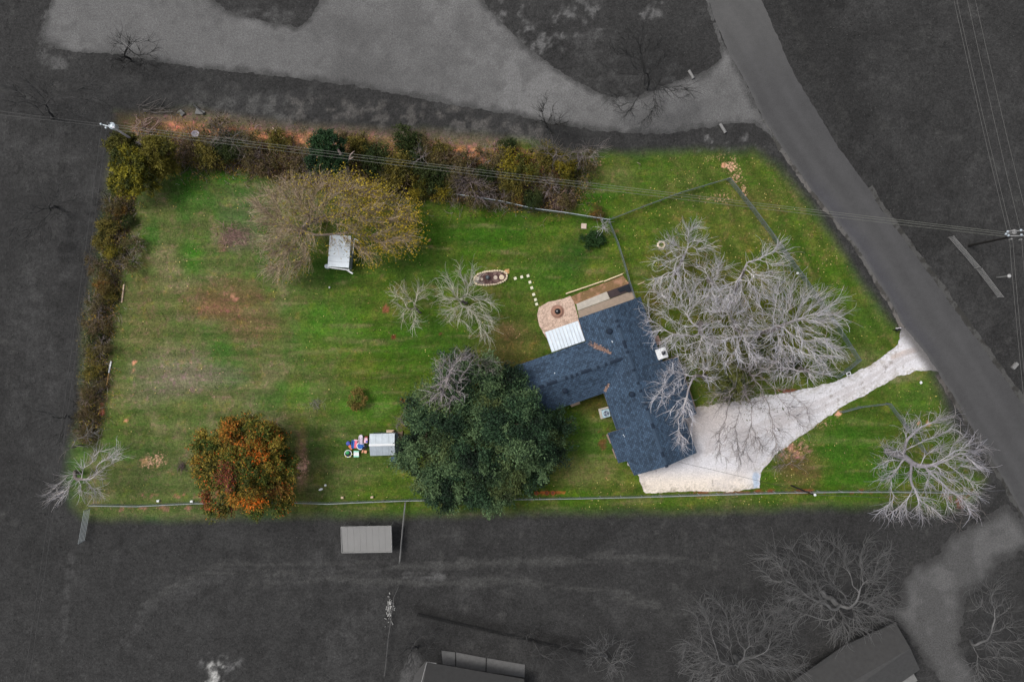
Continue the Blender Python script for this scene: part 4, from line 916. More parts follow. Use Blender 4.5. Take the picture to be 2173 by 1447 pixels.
NHEDGE = [('brown', 405, 318, 26, 'left of the tilted satellite dish'), ('olive', 455, 335, 28, 'on the lawn side below the satellite dish'), ('twiggy', 478, 285, 30, 'just right of the satellite dish'), ('green', 500, 318, 28, 'two shrubs right of the satellite dish'),
    ('twiggy', 535, 330, 28, 'above the brightest green corner of the lawn'), ('brown', 562, 348, 26, 'above the upper left edge of the willow'), ('olive', 600, 300, 24, 'with a thin leaning pole across it'), ('brown', 640, 335, 30, 'left of the round dark evergreen'),
    ('twiggy', 655, 362, 26, 'wedged between the dark evergreen and the willow crown'), ('olive', 770, 320, 26, 'right behind the fork of the dead snag'), ('green', 800, 345, 32, 'in the deep shade right of the dead snag'), ('brown', 785, 372, 24, 'at the foot of the dead snag, right side'),
    ('green', 868, 305, 28, 'standing out into the rusty grass, farthest from the lawn'), ('olive', 850, 365, 34, 'above the right shoulder of the willow'), ('green', 880, 345, 26, 'under the cables, midway along the hedge'), ('twiggy', 905, 330, 26, 'with a pale crown beside the dead bare bush'),
    ('olive', 830, 395, 24, 'at the lawn edge just above the willow tip'), ('yellow', 892, 402, 20, 'at the lawn edge right of the willow tip'), ('green', 925, 385, 28, 'in the lawn-side row left of the fence end'), ('brown', 945, 355, 30, 'in the middle of the hedge left of its thickest twigs'),
    ('rust', 898, 388, 12, 'with the one small orange tuft in the lawn-side row'), ('yellow', 955, 398, 24, 'overhanging the start of the chain-link fence'), ('twiggy', 990, 375, 32, 'in the purple-grey tangle of the hedge middle'), ('twiggy', 1015, 410, 34, 'drooping over the lawn beside the fence start'),
    ('brown', 985, 340, 30, 'behind the purple-grey tangle'), ('green', 1030, 378, 22, 'peeping out between two leafless ones'), ('twiggy', 1045, 345, 28, 'next to the rusty grass before the yellow trees'), ('olive', 1085, 395, 26, 'below the yellow trees at the cables'),
    ('yellow', 1105, 360, 34, 'forming the left of the bright yellow pair'), ('yellow', 1200, 365, 30, 'forming the right of the bright yellow pair'), ('twiggy', 1060, 430, 22, 'touching the fence below the yellow pair'), ('rust', 1100, 432, 14, 'hanging bright orange over the chain-link fence'),
    ('green', 1130, 425, 20, 'leaning on the fence right of the orange one'), ('olive', 1160, 345, 28, 'between the two bright yellow ones, at the back'), ('brown', 1195, 425, 22, 'around the fallen curved branch'), ('twiggy', 1165, 400, 24, 'in the dark hollow of the yellow pair'),
    ('twiggy', 1240, 345, 26, 'at the right end of the hedge beside pinkish soil'), ('rust', 1262, 455, 14, 'low and brown behind the fence corner'), ('green', 1075, 318, 18, 'growing alone in the rusty grass above the hedge'), ('olive', 515, 305, 20, 'tucked behind the tangled branches near the dish'),
    ('brown', 735, 292, 18, 'at the back beside the round dark evergreen'), ('olive', 935, 330, 22, 'at the back of the hedge middle')]
for a in NHEDGE: shrub(*a, hz=1.25)
WHEDGE = [('twiggy', 245, 440, 24, 'just below the bright cedar'), ('rust', 262, 450, 22, 'lowest of the corner foliage on the lawn side'), ('green', 278, 468, 16, 'with one dark green tuft at the lawn edge'), ('olive', 245, 490, 30, 'right of the two parallel cables, second thicket down'),
    ('twiggy', 300, 520, 24, 'bulging farthest into the lawn, upper half'), ('yellow', 248, 535, 24, 'with the brightest yellow leaves in this hedge'), ('twiggy', 285, 555, 26, 'bulging into the lawn above the white board'), ('brown', 215, 565, 24, 'on the field side above the white board'),
    ('rust', 228, 605, 26, 'directly left of the white board'), ('olive', 238, 625, 20, 'touching the lower end of the white board'), ('twiggy', 210, 650, 26, 'between the two light boards, upper one'), ('brown', 215, 690, 26, 'midway between the two light boards'),
    ('green', 208, 712, 18, 'with the darkest green between the two light boards'), ('twiggy', 225, 735, 24, 'just above the two-toned board'), ('olive', 208, 790, 22, 'left of the two-toned board'), ('twiggy', 216, 815, 18, 'at the lower end of the two-toned board'),
    ('brown', 200, 840, 24, 'beside the strip of red earth, upper side'), ('brown', 190, 885, 24, 'beside the strip of red earth, lower side'), ('olive', 205, 750, 18, 'below the darkest green one'), ('brown', 188, 920, 20, 'lowest in this hedge above the leaning bare tree'),
    ('olive', 225, 515, 22, 'on the field side under the cables'), ('twiggy', 300, 315, 20, 'under the transformer pole where the guy pole meets the ground')]
for a in WHEDGE: shrub(a[0], a[1] - 2, a[2], a[3] * .82, a[4], hz=1.0, hedge='west')
for lst in protos.values():
    for r in lst:
        for ch in list(r.children): bpy.data.objects.remove(ch)
        bpy.data.objects.remove(r)
# low scrub that ties the hedges together: tangled stems and leaves nobody could count
def scrub(label, path, width, n, seed, hmax=1.3):
    rng = np.random.default_rng(seed); pp = np.array([P(a, b, 0)[:2] for a, b in path]); d = np.diff(pp, axis=0); ln = np.linalg.norm(d, axis=1); cum = np.concatenate([[0], np.cumsum(ln)])
    s = rng.random(n) * cum[-1]; i = np.clip(np.searchsorted(cum, s) - 1, 0, len(d) - 1); t = ((s - cum[i]) / ln[i])[:, None]
    nr_ = np.stack([-d[i, 1], d[i, 0]], 1) / ln[i][:, None]; B = pp[i] + d[i] * t + nr_ * (rng.normal(size=n) * width * .5)[:, None]
    kp = vn(B[:, 0], B[:, 1], 1.8, seed, 4) > .36; B = B[kp]; n = len(B); hh = hmax * (.25 + .9 * vn(B[:, 0], B[:, 1], 2.5, seed + 3, 3))
    A = np.concatenate([B, np.zeros((n, 1))], 1); dr = norm(rng.normal(size=(n, 3)) * np.array([1, 1, .3]) + np.array([0, 0, .75])); bend = rng.normal(size=(n, 3)) * .55; SA, SB, RR = [], [], []
    for k in range(4):
        Q = A + dr * (hh * .42)[:, None]; Q[:, 2] = np.maximum(Q[:, 2], .03); SA.append(A); SB.append(Q); RR.append(np.full(n, .022 - .003 * k)); A = Q; dr = norm(dr + bend * .5 + rng.normal(size=(n, 3)) * .2)
    V, F, k = tubes(np.concatenate(SA), np.concatenate(SB), np.concatenate(RR), np.concatenate(RR) * .85, 3); rn = np.repeat(np.tile(rng.random(n), 4), k)
    tc = np.array([lin((150, 132, 122)), lin((120, 100, 84)), lin((176, 164, 162)), lin((110, 96, 60))])[np.repeat(np.tile(rng.integers(0, 4, n), 4), k)]
    gy = lin((70, 70, 69))[None] * np.ones((len(V), 1)); V1, F1, c1 = V, F, shade_out(tc * (.5 + .7 * rn)[:, None], V[:, 0], V[:, 1], gy, 18, 6)
    C = np.concatenate(SB[1:]); C = C[rng.random(len(C)) < .8]; C = np.repeat(C, 2, 0) + rng.normal(size=(len(C) * 2, 3)) * .22; C[:, 2] = np.maximum(C[:, 2], .05); m = len(C)
    V2, F2 = leaf_quads(rng, C, norm(rng.normal(size=(m, 3))), .2 * (.5 + rng.random(m)), .5); pc = np.array([lin(q) for q in ((50, 58, 26), (86, 88, 34), (120, 112, 44), (148, 124, 46), (116, 88, 52), (70, 58, 38), (38, 54, 26))])
    ix = np.clip((vn(C[:, 0], C[:, 1], 2.6, seed + 9, 3) - .5) * 13 + 3 + rng.normal(size=m) * 1.0, 0, 6).astype(int); cc = np.repeat(pc[ix] * (.6 + .8 * rng.random(m))[:, None], 4, 0); c2 = shade_out(cc, V2[:, 0], V2[:, 1], lin((56, 56, 55))[None] * np.ones((len(V2), 1)), 18, 4)
    root = thing('scrub', (0, 0, 0), label, 'scrub'); tag(link('stems', np_mesh('stems', V1, F1, c1), M['twigs'], root), kind='stuff'); tag(link('leaves', np_mesh('leaves', V2, F2, c2), M['foliage'], root), kind='stuff')
scrub('low tangled scrub filling the north hedgerow from the pole to the fence corner', [(290, 306), (400, 324), (500, 328), (700, 356), (900, 374), (1080, 390), (1200, 392), (1250, 370)], 3.9, 4700, 301)
scrub('low tangled scrub filling the west hedgerow', [(256, 400), (252, 470), (236, 560), (219, 650), (208, 740), (198, 840), (184, 930)], 2.2, 1700, 302, 1.2)
# bare small trees standing in the north hedge
nh = dict(group='bare trees standing in the north hedge', L=1.5, per=2.2)
bare_tree('bare_tree', 'grey spreading bare tree right of the satellite dish in the north hedge', (470, 300), [(475, 285, 38, 24, 3.6, 1.2), (505, 300, 34, 20, 3.2, 1)], 200, .14, seed=71, col=(146, 136, 128), **nh)
bare_tree('bare_tree', 'bare grey-purple tree drooping toward the lawn at the start of the chain-link fence', (1000, 388), [(1010, 405, 46, 30, 4, 1.2), (985, 390, 30, 24, 4, 1.2)], 260, .15, seed=72, col=(138, 124, 122), **nh)
bare_tree('bare_tree', 'bare tree with a pale trunk rising from the bright yellow pair of shrubs', (1180, 352), [(1155, 310, 38, 22, 5, 1.3), (1190, 325, 40, 20, 5, 1.2)], 180, .18, seed=73, col=(140, 130, 124), **nh)
bare_tree('bare_tree', 'bare tree with reaching limbs at the grey yard edge, right end of the hedge', (1225, 360), [(1240, 325, 46, 22, 4.6, 1.2), (1275, 310, 26, 14, 4.4, .8)], 150, .14, seed=74, col=(150, 140, 136), **nh)
bare_tree('bare_tree', 'pale bare bush at the back of the north hedge, midway', (893, 338), [(893, 330, 20, 14, 3, .8)], 90, .08, seed=75, col=(170, 160, 158), **nh)
bare_tree('bare_tree', 'bare tree with pale limbs jutting from the top of the willow', (672, 385), [(665, 370, 30, 16, 5, 1), (690, 375, 24, 12, 5, 1)], 90, .12, seed=76, col=(170, 152, 142), **nh)
bare_tree('bare_tree', 'thin drooping bare tree over the lawn, left of the thick hedge twigs', (962, 408), [(960, 428, 16, 22, 3, .8)], 50, .07, seed=77, col=(140, 128, 112), **nh)
bare_tree('brush_pile', 'thin grey fallen treetop lying on the grass right of the hedge', (1352, 345), [(1353, 360, 12, 26, .5, .4)], 60, .05, seed=78, L=1.0, cat='brush', tip=.014, col=(140, 134, 110), r0=.016, per=1.6)

# --- bare trees of the grey surroundings
gt = dict(col=(108, 108, 108), inner=(80, 80, 80), greyout=(108, 108, 108), group='grey bare trees outside the lot')
bare_tree('bare_tree', 'large grey bare tree, upper of the pair in the lower right field', (1745, 1255), [(1660, 1200, 60, 50, 6, 2), (1750, 1180, 60, 50, 6.5, 2), (1840, 1190, 55, 55, 6.5, 2), (1720, 1260, 80, 50, 7.5, 2.2), (1850, 1260, 50, 60, 6, 2), (1800, 1320, 60, 40, 6, 1.8), (1680, 1290, 60, 40, 6, 1.8)], 1000, .34, seed=81, L=2.0,
          step=.65, kill=.85, per=2.4, **gt)
bare_tree('bare_tree', 'large grey bare tree, lower of the pair in the lower right field', (1560, 1390), [(1520, 1310, 60, 50, 6, 2), (1490, 1390, 50, 50, 6, 2), (1580, 1390, 70, 50, 7, 2), (1620, 1330, 60, 50, 6.5, 2), (1660, 1400, 50, 40, 6, 1.6), (1500, 1430, 50, 30, 6, 1.4)], 820, .32, seed=82, L=2.0, step=.65, kill=.85, per=2.4, **gt)
bare_tree('bare_tree', 'round starburst grey bare tree near the bottom edge, centre', (1287, 1392), [(1295, 1395, 52, 48, 4.5, 1.6)], 170, .2, seed=83, L=1.6, per=2, **gt)
bare_tree('bare_tree', 'tall thin grey bare tree at the far lower right edge', (2060, 1360), [(2110, 1280, 40, 46, 6, 1.8), (2120, 1360, 46, 50, 6, 1.8), (2080, 1420, 40, 30, 5, 1.4)], 210, .2, seed=84, L=2, per=1.3, **gt)
gd = dict(col=(74, 74, 74), inner=(60, 60, 60), greyout=(74, 74, 74), group='faint dark grey trees outside the lot')
bare_tree('bare_tree', 'dark bare tree overhanging the grey gravel yard near the upper left', (278, 130), [(270, 92, 34, 26, 4.5, 1.4), (320, 105, 34, 20, 4, 1.2), (290, 140, 60, 24, 3.6, 1.2)], 170, .14, seed=85, L=1.4, per=1.6, col=(70, 70, 69), inner=(52, 52, 52), greyout=(46, 46, 46), group='faint dark grey trees outside the lot')
bare_tree('bare_tree', 'dark spreading bare tree over the yard entrance at upper right', (1368, 185), [(1330, 210, 50, 30, 5, 1.4), (1370, 240, 44, 34, 5, 1.4), (1420, 190, 70, 34, 5, 1.4), (1350, 110, 80, 60, 4, 1.4)], 330, .2, seed=86, L=1.7, per=1.5, col=(70, 70, 69), inner=(52, 52, 52), greyout=(56, 56, 56), group='faint dark grey trees outside the lot')
bare_tree('bare_tree', 'dark bushy tree breaking the lower edge of the grey yard', (1158, 268), [(1158, 238, 24, 30, 4, 1.4), (1170, 265, 50, 24, 3.4, 1.2)], 200, .14, seed=87, L=1.2, per=2.4, col=(70, 70, 69), inner=(52, 52, 52), greyout=(54, 54, 53), group='faint dark grey trees outside the lot')
bare_tree('bare_tree', 'faint grey bare tree left of the upper west cables', (120, 440), [(130, 420, 60, 50, 4.5, 1.6), (70, 480, 60, 50, 4.5, 1.6)], 220, .2, seed=88, L=1.8, per=1.3, **gd)
bare_tree('bare_tree', 'faint grey bare tree over the field left of the north-west pole', (110, 250), [(60, 200, 60, 50, 4.5, 1.6), (150, 230, 60, 40, 4.5, 1.4), (190, 175, 60, 40, 4, 1.4)], 260, .2, seed=89, L=1.8, per=1.3, **gd)
bare_tree('bare_tree', 'faint grey bare tree left of the lower west cables', (140, 880), [(110, 880, 40, 24, 4, 1.2), (130, 925, 24, 24, 4, 1)], 80, .12, seed=90, L=1.6, per=1.2, col=(70, 70, 69), inner=(52, 52, 52), greyout=(88, 88, 88), group='faint dark grey trees outside the lot')
bare_tree('bare_tree', 'faint bushy tree beside the lower concrete path, left end', (885, 1375), [(870, 1390, 40, 40, 4, 1.4), (900, 1350, 40, 30, 4, 1.2)], 190, .16, seed=91, L=1.3, per=2.2, **gd)
bare_tree('bare_tree', 'faint bushy tree above the lower concrete path, right end', (1130, 1360), [(1110, 1345, 40, 24, 4, 1.2), (1180, 1400, 60, 40, 4.4, 1.4)], 220, .16, seed=92, L=1.3, per=2.0, **gd)
# ------------------------------------------------------------------ house
TH = math.radians(19.0); K = S * (1 - 2.7 / H)
O = P(1226.7, 675.4, 2.7)
def pq(dx, dy):   # local pixel coordinates of a photo offset
    return dx * .9455 - dy * .3256, dx * .3256 + dy * .9455
house = thing('house', (O[0], O[1], 0), 'single-storey house with a T-shaped blue-grey shingle roof and white chimney', 'house', TH)
def L(q, p, z): return (q * K, -p * K, z)
E = 2.62; PT = .36
def zm(q): return E + (min(q, 144 - q)) * K * PT       # main roof height at q (ridge q=72)
RM = zm(72)
def roof(pts, udir, label=None, th=.16):
    "pts counter-clockwise from above, uv: u along udir"
    me = bpy.data.meshes.new('roof'); n = len(pts)
    vs_ = [tuple(p) for p in pts] + [(p[0], p[1], p[2] - th) for p in pts]
    fs_ = [tuple(range(n)), tuple(range(n, 2 * n))[::-1]] + [((i + 1) % n, i, n + i, n + (i + 1) % n) for i in range(n)]
    me.from_pydata(vs_, [], fs_); me.update()
    uvl = me.uv_layers.new(name='UVMap'); ud = Vector(udir).normalized()
    nr = (Vector(pts[1]) - Vector(pts[0])).cross(Vector(pts[2]) - Vector(pts[1])).normalized(); vd = nr.cross(ud)
    for lp in me.loops:
        co = me.vertices[lp.vertex_index].co; uvl.data[lp.index].uv = (co.dot(ud) + 50, co.dot(vd) + 50)
    me.materials.append(M['shingle']); me.materials.append(M['trim'])
    for i, p in enumerate(me.polygons): p.material_index = 0 if i == 0 else 1
    o = link('roof', me, None, house)
    if label: o['label'] = label
    return o
ax_m = (0, 1, 0); ax_w = (1, 0, 0)
def ccw(pts):
    a = sum(pts[i][0] * pts[(i + 1) % len(pts)][1] - pts[(i + 1) % len(pts)][0] * pts[i][1] for i in range(len(pts)))
    return pts if a > 0 else pts[::-1]
# main roof, two slopes
roof(ccw([L(0, 0, zm(0)), L(72, 0, RM), L(72, 352, RM), L(4, 354, zm(4)), L(0, 321, zm(0))]), ax_m, 'long west slope of the main roof')
roof(ccw([L(72, 0, RM), L(140, 0, zm(140)), L(140, 276, zm(140)), L(146, 277, zm(146)), L(146, 352, zm(146)), L(72, 352, RM)]), ax_m, 'long east slope of the main roof')
# west wing
RW = E + 58 * K * PT
roof(ccw([L(-161, 52, E), L(0, 52, E), L(58, 110, RW), L(-161, 110, RW)]), ax_w, 'north slope of the west wing roof')
roof(ccw([L(-161, 110, RW), L(58, 110, RW), L(0, 168, E), L(-161, 168, E)]), ax_w, 'south slope of the west wing roof')
# east porch roof and west bay roof at a lower pitch
roof(ccw([L(104, 144, zm(104) + .02), L(174, 146, 2.5), L(173, 274, 2.5), L(104, 277, zm(104) + .02)]), ax_m, 'low-pitched porch roof on the east side')
roof(ccw([L(32, 251, zm(32) + .02), L(32, 320, zm(32) + .02), L(-19, 319, 2.5), L(-20, 251, 2.5)]), ax_m, 'low-pitched roof over the west bay')
# ridge caps, each its own shingle
capmesh = []
for k_, mt in enumerate((M['cap'], M['cap2'])):
    mb = MB(); w = .22; l = .44
    mb.add([(-w, 0, -.06), (0, 0, .018), (w, 0, -.06), (-w, l, -.045), (0, l, .035), (w, l, -.045), (-w, 0, -.09), (w, 0, -.09), (-w, l, -.09), (w, l, -.09)],
           [(0, 3, 4, 1)[::-1], (1, 4, 5, 2)[::-1], (0, 1, 2, 7, 6), (3, 8, 9, 5, 4), (0, 6, 8, 3), (2, 5, 9, 7)])
    o = mb.build('ridge_cap', mt); capmesh.append(o.data); bpy.data.objects.remove(o)
def caps(q0, p0, q1, p1, z, rz):
    d = math.hypot((q1 - q0) * K, (p1 - p0) * K); n = int(d / .36)
    for i in range(n):
        t = (i + .5) / n; o = bpy.data.objects.new('ridge_cap', capmesh[0 if rs.random() < (.62 if abs(rz) < 2 else .3) else 1]); COL.objects.link(o); o.parent = house
        o.location = L(q0 + (q1 - q0) * t, p0 + (p1 - p0) * t, z + .02 + rs.random() * .008); o.rotation_euler = (0, 0, rz + rs.uniform(-.02, .02))
caps(72, 2, 72, 350, RM, math.pi); caps(-160, 110, 56, 110, RW, -math.pi / 2)
# walls
def wallprism(name, q0, p0, q1, p1, top, gable=None):
    mb = MB(); mb.prism([L(q0, p0, 0)[:2], L(q1, p0, 0)[:2], L(q1, p1, 0)[:2], L(q0, p1, 0)[:2]], 0, top)
    return mb.build(name, M['brick'], house)
wallprism('wall', 8, 8, 132, 342, E - .25); wallprism('wall', -153, 60, 12, 160, E - .25); wallprism('wall', -13, 258, 12, 312, 2.25)
for p_ in (9, 341):
    mb = MB(); mb.add([L(10, p_, E - .25), L(130, p_, E - .25), L(72, p_, RM - .2), L(10, p_ + 3, E - .25), L(130, p_ + 3, E - .25), L(72, p_ + 3, RM - .2)], [(0, 1, 2), (5, 4, 3), (0, 3, 4, 1), (1, 4, 5, 2), (2, 5, 3, 0)]); mb.build('gable', M['brick'], house)
mb = MB(); mb.add([L(-152, 62, E - .25), L(-152, 158, E - .25), L(-152, 110, RW - .2), L(-149, 62, E - .25), L(-149, 158, E - .25), L(-149, 110, RW - .2)], [(0, 1, 2), (5, 4, 3), (0, 3, 4, 1), (1, 4, 5, 2), (2, 5, 3, 0)]); mb.build('gable', M['brick'], house)
def window(q, p, along, w=1.3, hh=1.1, z=1.0, side=1):
    x0, y0, _ = L(q, p, 0); fr = MB(); pn = MB(); t = .05
    def bx(mb, a0, a1, z0, z1, d0, d1):
        if along == 'p': mb.box(x0 + min(d0 * side, d1 * side), y0 + a0, z0, x0 + max(d0 * side, d1 * side), y0 + a1, z1)
        else: mb.box(x0 + a0, y0 + min(d0 * side, d1 * side), z0, x0 + a1, y0 + max(d0 * side, d1 * side), z1)
    bx(fr, -w / 2 - .07, -w / 2, z, z + hh, -.02, t); bx(fr, w / 2, w / 2 + .07, z, z + hh, -.02, t); bx(fr, -w / 2 - .07, w / 2 + .07, z - .07, z, -.02, t + .02); bx(fr, -w / 2 - .07, w / 2 + .07, z + hh, z + hh + .07, -.02, t); bx(fr, -.02, .02, z, z + hh, -.02, t - .01)
    f = fr.build('window', M['white'], house); bx(pn, -w / 2, -.02, z, z + hh, -.01, .015); bx(pn, .02, w / 2, z, z + hh, -.01, .015); pn.build('pane', M['glass'], f)
for p_ in (60, 200, 310): window(132, p_, 'p')
for p_ in (210, 285): window(-13 if p_ == 285 else 8, p_, 'p', side=-1)
for q_ in (-120, -60): window(q_, 160, 'q', side=-1); window(q_, 60, 'q', side=1)
for q_ in (30, 75): window(q_, 8, 'q', side=1)
dm = MB(); x0, y0, _ = L(132, 150, 0); dm.box(x0 - .02, y0 - .46, 0, x0 + .05, y0 + .46, 2.05); door = dm.build('door', M['red'], house)
dm = MB(); dm.box(x0 + .05, y0 + .33, .98, x0 + .11, y0 + .38, 1.03); dm.build('handle', M['galv'], door)
# porch posts
for p_ in (150, 190, 232, 270):
    MB().box(L(167, 0, 0)[0] - .06, L(0, p_, 0)[1] - .06, .1, L(167, 0, 0)[0] + .06, L(0, p_, 0)[1] + .06, 2.36).build('porch_post', M['white'], house)
# chimney: white box with a dark flue cap
q_, p_ = pq(1401.5 - 1226.7, 749.5 - 675.4); cx, cy, _ = L(q_, p_, 0)
mb = MB(); mb.box(cx - .62, cy - .62, 0, cx + .62, cy + .62, 3.5); mb.box(cx - .70, cy - .70, 3.5, cx + .70, cy + .70, 3.6, bev=.03); ch = mb.build('chimney', M['white'], house)
mb = MB(); mb.box(cx - .02, cy - .22, 3.6, cx + .4, cy + .2, 3.95); mb.box(cx - .07, cy - .27, 3.95, cx + .45, cy + .25, 4.0); mb.build('flue_cap', M['vent'], ch)
# turbine vents, plumbing vents
for (a, b) in ((1291, 703), (1198, 828), (1338, 835)):
    q_, p_ = pq(a - 1226.7, b - 675.4); px_, py_, _ = L(q_, p_, 0); zz = zm(q_) if q_ > 10 else E + (58 - abs(p_ - 110)) * K * PT
    mb = MB(); mb.lathe(px_, py_, [(.42, zz - .12), (.36, zz + .1), (.2, zz + .14)], 16); vt = mb.build('roof_vent', M['vent'], house)
    MB().lathe(px_, py_, [(.16, zz + .14), (.34, zz + .2), (.36, zz + .32), (.22, zz + .42), (.05, zz + .46)], 16).build('vent_cap', M['cap'], vt)
for (a, b) in ((1176, 791), (1296, 724), (1297, 726), (1324, 925), (1322, 922), (1229, 700)):
    q_, p_ = pq(a - 1226.7, b - 675.4); px_, py_, _ = L(q_, p_, 0); zz = zm(q_) if q_ > 2 else E + (58 - abs(p_ - 110)) * K * PT
    if q_ < 2 and p_ > 180: zz = 2.75
    MB().cyl(px_, py_, zz - .1, zz + .25, .06, 8).build('vent_pipe', M['whitemetal'], house)
# drifts of dry leaves lying in two roof valleys: things on the roof
def litter(label, pts, seed):
    rng = np.random.default_rng(seed); V = []
    for (q0, p0, z0, q1, p1, z1, w) in pts:
        n = int(900 * w); t = rng.random(n) ** .8; s = rng.normal(size=n) * .24 * w * (1.5 - t)
        d = np.array([q1 - q0, p1 - p0]); d = d / np.linalg.norm(d)
        V.append(np.stack([(q0 + (q1 - q0) * t) * K + s * -d[1], -(p0 + (p1 - p0) * t) * K + s * -d[0], z0 + (z1 - z0) * t + .06 + abs(s) * .3 + rng.random(n) * .03], 1))
    C = np.concatenate(V); D = norm(rng.normal(size=C.shape)); Vx, F = leaf_quads(rng, C, D, .16 * (.6 + .8 * rng.random(len(C))), .7)
    c = np.repeat(np.array([lin((160, 132, 120)), lin((134, 106, 94)), lin((182, 156, 142))])[rng.integers(0, 3, len(C))], 4, 0)
    o = link('leaf_drift', np_mesh('leaf_drift', Vx, F, c), M['foliage']); o.location = house.location; o.rotation_euler = (0, 0, TH)
    tag(o, label, 'leaf litter', kind='stuff')
litter('pinkish drift of dry leaves in the roof valley beside the white patio cover', [(4, 56, E, 40, 92, E + 40 * K * PT, .55), (14, 66, E + .25, 30, 82, E + .62, .5)], 1)
litter('small drift of dry leaves in the roof valley above the air conditioner', [(3, 165, E, 16, 152, E + .3, .3)], 2)
# ---- patio cover: ribbed white metal roof on posts
pc = thing('patio_cover', (O[0], O[1], 0), 'white ribbed metal patio cover in the corner between the roofs', 'patio cover', TH)
cor = [pq(a - 1226.7, b - 675.4) for a, b in ((1155, 706), (1227, 681), (1241, 722), (1170, 749))]
q0, p0 = cor[0]; q1 = cor[1][0]; p1 = cor[2][1]; q0 = -76; p0 = 5; q1 = -1; p1 = 50
npan = 10
for i in range(npan):
    a = q0 + (q1 - q0) * i / npan; b = q0 + (q1 - q0) * (i + 1) / npan; g_ = .25
    mb = MB(); mb.slab([L(a + g_, p1, 2.5), L(b - g_, p1, 2.5), L(b - g_, p0, 2.3), L(a + g_, p0, 2.3)], .04)
    for e in (a + .3, (a + b) / 2, b - 1.0): mb.slab([L(e, p1, 2.56 if e != (a + b) / 2 else 2.53), L(e + .7, p1, 2.56 if e != (a + b) / 2 else 2.53), L(e + .7, p0, 2.36 if e != (a + b) / 2 else 2.33), L(e, p0, 2.36 if e != (a + b) / 2 else 2.33)], .07)
    mb.build('roof_panel', M['whitemetal'], pc)
for q_ in (q0 + 2, (q0 + q1) / 2):
    MB().box(L(q_, 0, 0)[0] - .06, L(0, p0 + 2, 0)[1] - .06, 0, L(q_, 0, 0)[0] + .06, L(0, p0 + 2, 0)[1] + .06, 2.26).build('post', M['white'], pc)
mb = MB(); mb.box(L(q0, 0, 0)[0], L(0, p0 + 3, 0)[1], 2.12, L(q1, 0, 0)[0], L(0, p0 + .5, 0)[1], 2.25); mb.build('beam', M['white'], pc)
# ---- slabs, steps, edging
def flat(name, pts, z0, z1, mat, label, cat=None, kind='structure', parent=None):
    ps = [P(a, b, 0) for a, b in pts]; cx = sum(p[0] for p in ps) / len(ps); cy = sum(p[1] for p in ps) / len(ps)
    mb = MB(); mb.prism([(p[0] - cx, p[1] - cy) for p in ps], z0, z1); o = mb.build(name, mat, parent); o.location = (cx, cy, 0)
    if kind: tag(o, label, kind=kind)
    else: tag(o, label, cat)
    return o
def LG(q, p): # photo pixel of a house-local point on the ground
    k2 = (1 - 2.7 / H); x_ = O[0] + (q * K * math.cos(TH) + p * K * math.sin(TH)); y_ = O[1] + (q * K * math.sin(TH) - p * K * math.cos(TH)); return (x_ / S + CU, -y_ / S + CV)
flat('concrete_slab', [(1223, 645), (1287, 619), (1294, 634), (1226, 659)], 0, .10, M['concrete'], 'pale square concrete slab between the soil bed and the house walk')
flat('concrete_walk', [(1226, 660), (1294, 635), (1342, 617), (1350, 640), (1320, 660), (1230, 680)], 0, .09, mat_plain('tan_concrete', (150, 136, 122), .9), 'tan concrete walk along the north end of the house')
flat('dark_deck', [(1288, 619), (1336, 601), (1343, 615.5), (1295, 633.5)], 0, .14, M['darkpatio'], 'low dark brown deck at the fence end of the concrete slab')
flat('tarp_sheet', [(1309, 614), (1337, 602), (1344, 617), (1334, 621), (1326, 617), (1315, 621)], .15, .28, M['tarp'], 'glossy blue-black tarp bunched on the end of the dark deck', 'tarp', None)
flat('porch_slab', [LG(132, 148), LG(184, 148), LG(184, 276), LG(132, 276)], 0, .12, mat_plain('porch_concrete', (158, 138, 124), .9), 'brownish concrete porch slab along the east side of the house')
flat('entry_step', [LG(146, 92), LG(158, 92), LG(158, 112), LG(146, 112)], 0, .12, mat_plain('pink_stone', (176, 146, 130), .9), 'pinkish stone step just above the white chimney')
flat('back_step', [(1209, 858), (1229, 851), (1231, 856), (1212, 863)], 0, .3, M['palewood'], 'small wooden step under the south eave of the west wing', 'step', None)
flat('window_well', [(1286, 922), (1290, 920), (1297, 938), (1294, 940)], 0, .35, M['trim'], 'curved pinkish planter edge against the west bay', 'planter', None)
flat('planter_edge', [(1298, 952), (1301, 951), (1309, 970), (1306, 972)], 0, .35, M['trim'], 'straight pinkish planter edge at the lower corner of the west bay', 'planter', None)
def plank(name, a, b, w, z0, z1, mat, label, cat, group=None):
    A = Vector(P(*a)); B = Vector(P(*b)); d = B - A; mb = MB(); mb.box(0, -w / 2, z0, d.length, w / 2, z1, bev=min(w, z1 - z0) * .2)
    o = mb.build(name, mat); o.location = A; o.rotation_euler = (0, 0, math.atan2(d.y, d.x)); return tag(o, label, cat, group)
plank('timber_edging', (1200.5, 623.5), (1280, 596.5), .16, 0, .22, mat_plain('cream_timber', (220, 200, 166), .8), 'long cream timber edging the soil bed, house patio end', 'timber')
plank('timber_edging', (1281, 597.5), (1321, 581.5), .16, 0, .22, bpy.data.materials['cream_timber'], 'shorter cream timber edging the soil bed, fence end', 'timber')
plank('white_board', (263.5, 604), (259, 642), .2, 0, .12, M['palewood'], 'pale board lying along the west hedge, upper one', 'board')
plank('white_board', (236.5, 766), (231.5, 791), .2, 0, .12, M['white'], 'white board at the west hedge, touching the tan one', 'board')
plank('tan_board', (231.5, 792), (227, 817), .18, 0, .12, mat_plain('tan_wood', (176, 140, 86), .8), 'tan board at the west hedge, below the white one', 'board')
plank('fallen_stick', (1353, 604), (1367, 598), .09, 0, .08, M['palewood'], 'short pink stick on the grass right of the dark deck', 'stick')
